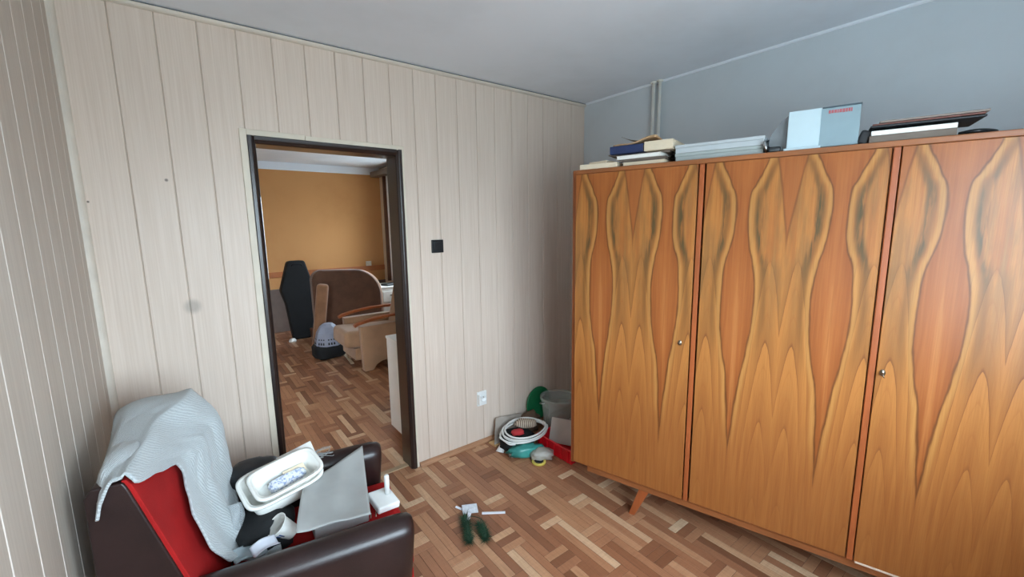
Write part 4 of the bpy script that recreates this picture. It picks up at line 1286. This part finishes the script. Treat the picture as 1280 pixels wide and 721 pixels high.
tag(rbox('brown_card_piece', (0.08, 0.035, 0.004), MAT_PAGES, None, (-2.355, -0.650, 0.603), (0.5, -0.08, 0.18), 0.001), 'small cream card piece lying behind the printed packet', 'card')
# white card standing behind the tubs
tag(rbox('white_card', (0.14, 0.002, 0.09), plain('white_card_stock', (226, 226, 222), 0.7), None, (-2.325, -0.560, 0.600), (-0.55, -0.15, 0.15), 0.0005, 1, False), 'white card sticking up behind the tubs', 'card')
# loose film left of the tub
def film_fn(u, v):
    return (lerp(-0.02, 0.02, v) + 0.008 * math.sin(5 * u), 0.01 * math.cos(4 * u + v), lerp(0.12, 0.0, u))
tag(grid('clear_film', film_fn, 10, 4, clear_plastic('clear_film_plastic', (190, 196, 198), 0.3, 0.2), None, 0.001, (-2.575, -0.74, 0.475), (0, 0.1, 0.3)), 'crumpled clear film hanging between towel and tubs', 'film')
# large translucent grey sheet across the chair
MAT_SHEET = clear_plastic('smoky_translucent_plastic', (176, 178, 176), 0.78, 0.16)
c00, c10, c11, c01 = Vector((-2.069, -0.602, 0.590)), Vector((-2.182, -1.020, 0.545)), Vector((-2.415, -0.960, 0.548)), Vector((-2.345, -0.745, 0.580))
def sheet_fn(u, v):
    p = (c00 * (1 - u) + c10 * u) * (1 - v) + (c01 * (1 - u) + c11 * u) * v
    p = p + Vector((0, 0, -0.022 * math.sin(PI * u) * math.cos(2.2 * v) + 0.010 * noise.noise(Vector((u * 3, v * 3, 1)))))
    return p
tag(grid('plastic_sheet', sheet_fn, 24, 24, MAT_SHEET, None, 0.0015), 'smoky translucent plastic sheet lying across the armchair seat', 'plastic sheet')
tag(rbox('folded_papers', (0.20, 0.16, 0.05), plain('grey_papers', (170, 172, 172), 0.7, var=0.06), None, cl(0.18, 0.03, 0.4265), (0, 0, CROT + 0.1), 0.006), 'grey folded papers on the seat under the plastic sheet', 'papers')
# yoghurt cup lying on its side
cup = empty('yoghurt_cup', (-2.435, -0.815, 0.490), 0, 'tipped white yoghurt cup with small blue print near the dark arm', 'cup')
cup.rotation_euler = Vector((-0.62, -0.10, 0.72)).to_track_quat('Z', 'Y').to_euler()
open_lathe('cup_body', [(0.026, -0.045), (0.027, -0.043), (0.037, 0.030)], MAT_TUB, cup, n=28, thick=0.0012)
lathe('cup_rim', [(0.0368, 0.028), (0.041, 0.029), (0.041, 0.031), (0.0368, 0.032), (0.0368, 0.028)], MAT_TUB, cup, n=28)
MAT_BLUEINK = plain('blue_print', (36, 84, 150), 0.5)
for k, (a0, a1, zz_a, zz_b) in enumerate(((-1.15, -0.75, -0.005, 0.012), (-0.62, -0.45, -0.010, 0.014))):
    def pr_fn(u, v):
        a = lerp(a0, a1, u); z = lerp(zz_a, zz_b, v)
        r = lerp(0.027, 0.037, (z + 0.043) / 0.073) + 0.0004
        return (r * math.cos(a), r * math.sin(a), z)
    grid('print_patch', pr_fn, 6, 2, MAT_BLUEINK, cup, 0.0003)
def fold_fn(u, v):
    x = lerp(-0.04, 0.04, u); y = lerp(-0.022, 0.022, v)
    return (x, y, 0.035 * abs(v - 0.45) + 0.01 * math.sin(4 * u))
tag(grid('folded_leaflet', fold_fn, 10, 8, plain('bluish_white_paper', (214, 218, 228), 0.7), None, 0.0012, (-2.500, -0.888, 0.488), (0.25, -0.1, 0.25)), 'creased bluish white leaflet lying against the dark arm', 'leaflet')
def scrap_fn(u, v):
    return (lerp(-0.05, 0.05, u), lerp(-0.03, 0.03, v), 0.012 * math.sin(6 * u) * math.cos(5 * v))
tag(grid('film_scrap', scrap_fn, 12, 8, clear_plastic('grey_clear_scrap', (170, 184, 190), 0.6, 0.15), None, 0.001, (-2.545, -0.850, 0.475), (0.3, 0.1, 0.2)), 'clear film scrap at the lower end of the towel', 'film')
# white lamp holder with a tube at the front corner
ad = empty('white_adapter', cl(0.355, 0.02, 0.402), CROT, 'white plug adapter with an upright tube on the seat front', 'adapter')
rbox('adapter_body', (0.095, 0.115, 0.03), MAT_WHITEPVC, ad, (0.0, 0.0, 0.033), (0.12, 0.1, 0.25), 0.007)
lathe('tube', [(0.0, 0.0), (0.0105, 0.0), (0.0105, 0.082), (0.008, 0.086), (0.0, 0.086)], MAT_WHITEPVC, ad, (0.02, 0.015, 0.045), n=16)
for yy in (-0.03, -0.01):
    tube('contact_pin', [(-0.03 + yy, -0.055, 0.028), (-0.035 + yy, -0.075, 0.022)], 0.0025, MAT_METAL, ad, n=8)
# wire tangle on the far arm
rr = random.Random(31)
wt = empty('wire_tangle', cl(0.13, 0.287, 0.555), CROT, 'thin grey wire tangle lying on the far dark arm', 'wire')
for q in range(3):
    ctrl = [(rr.uniform(-0.06, 0.06), rr.uniform(-0.03, 0.03), rr.uniform(0.002, 0.028)) for _ in range(9)]
    tube('wire', spline(ctrl, 7), 0.0016, plain('grey_wire', (150, 152, 150), 0.4), wt, n=5)
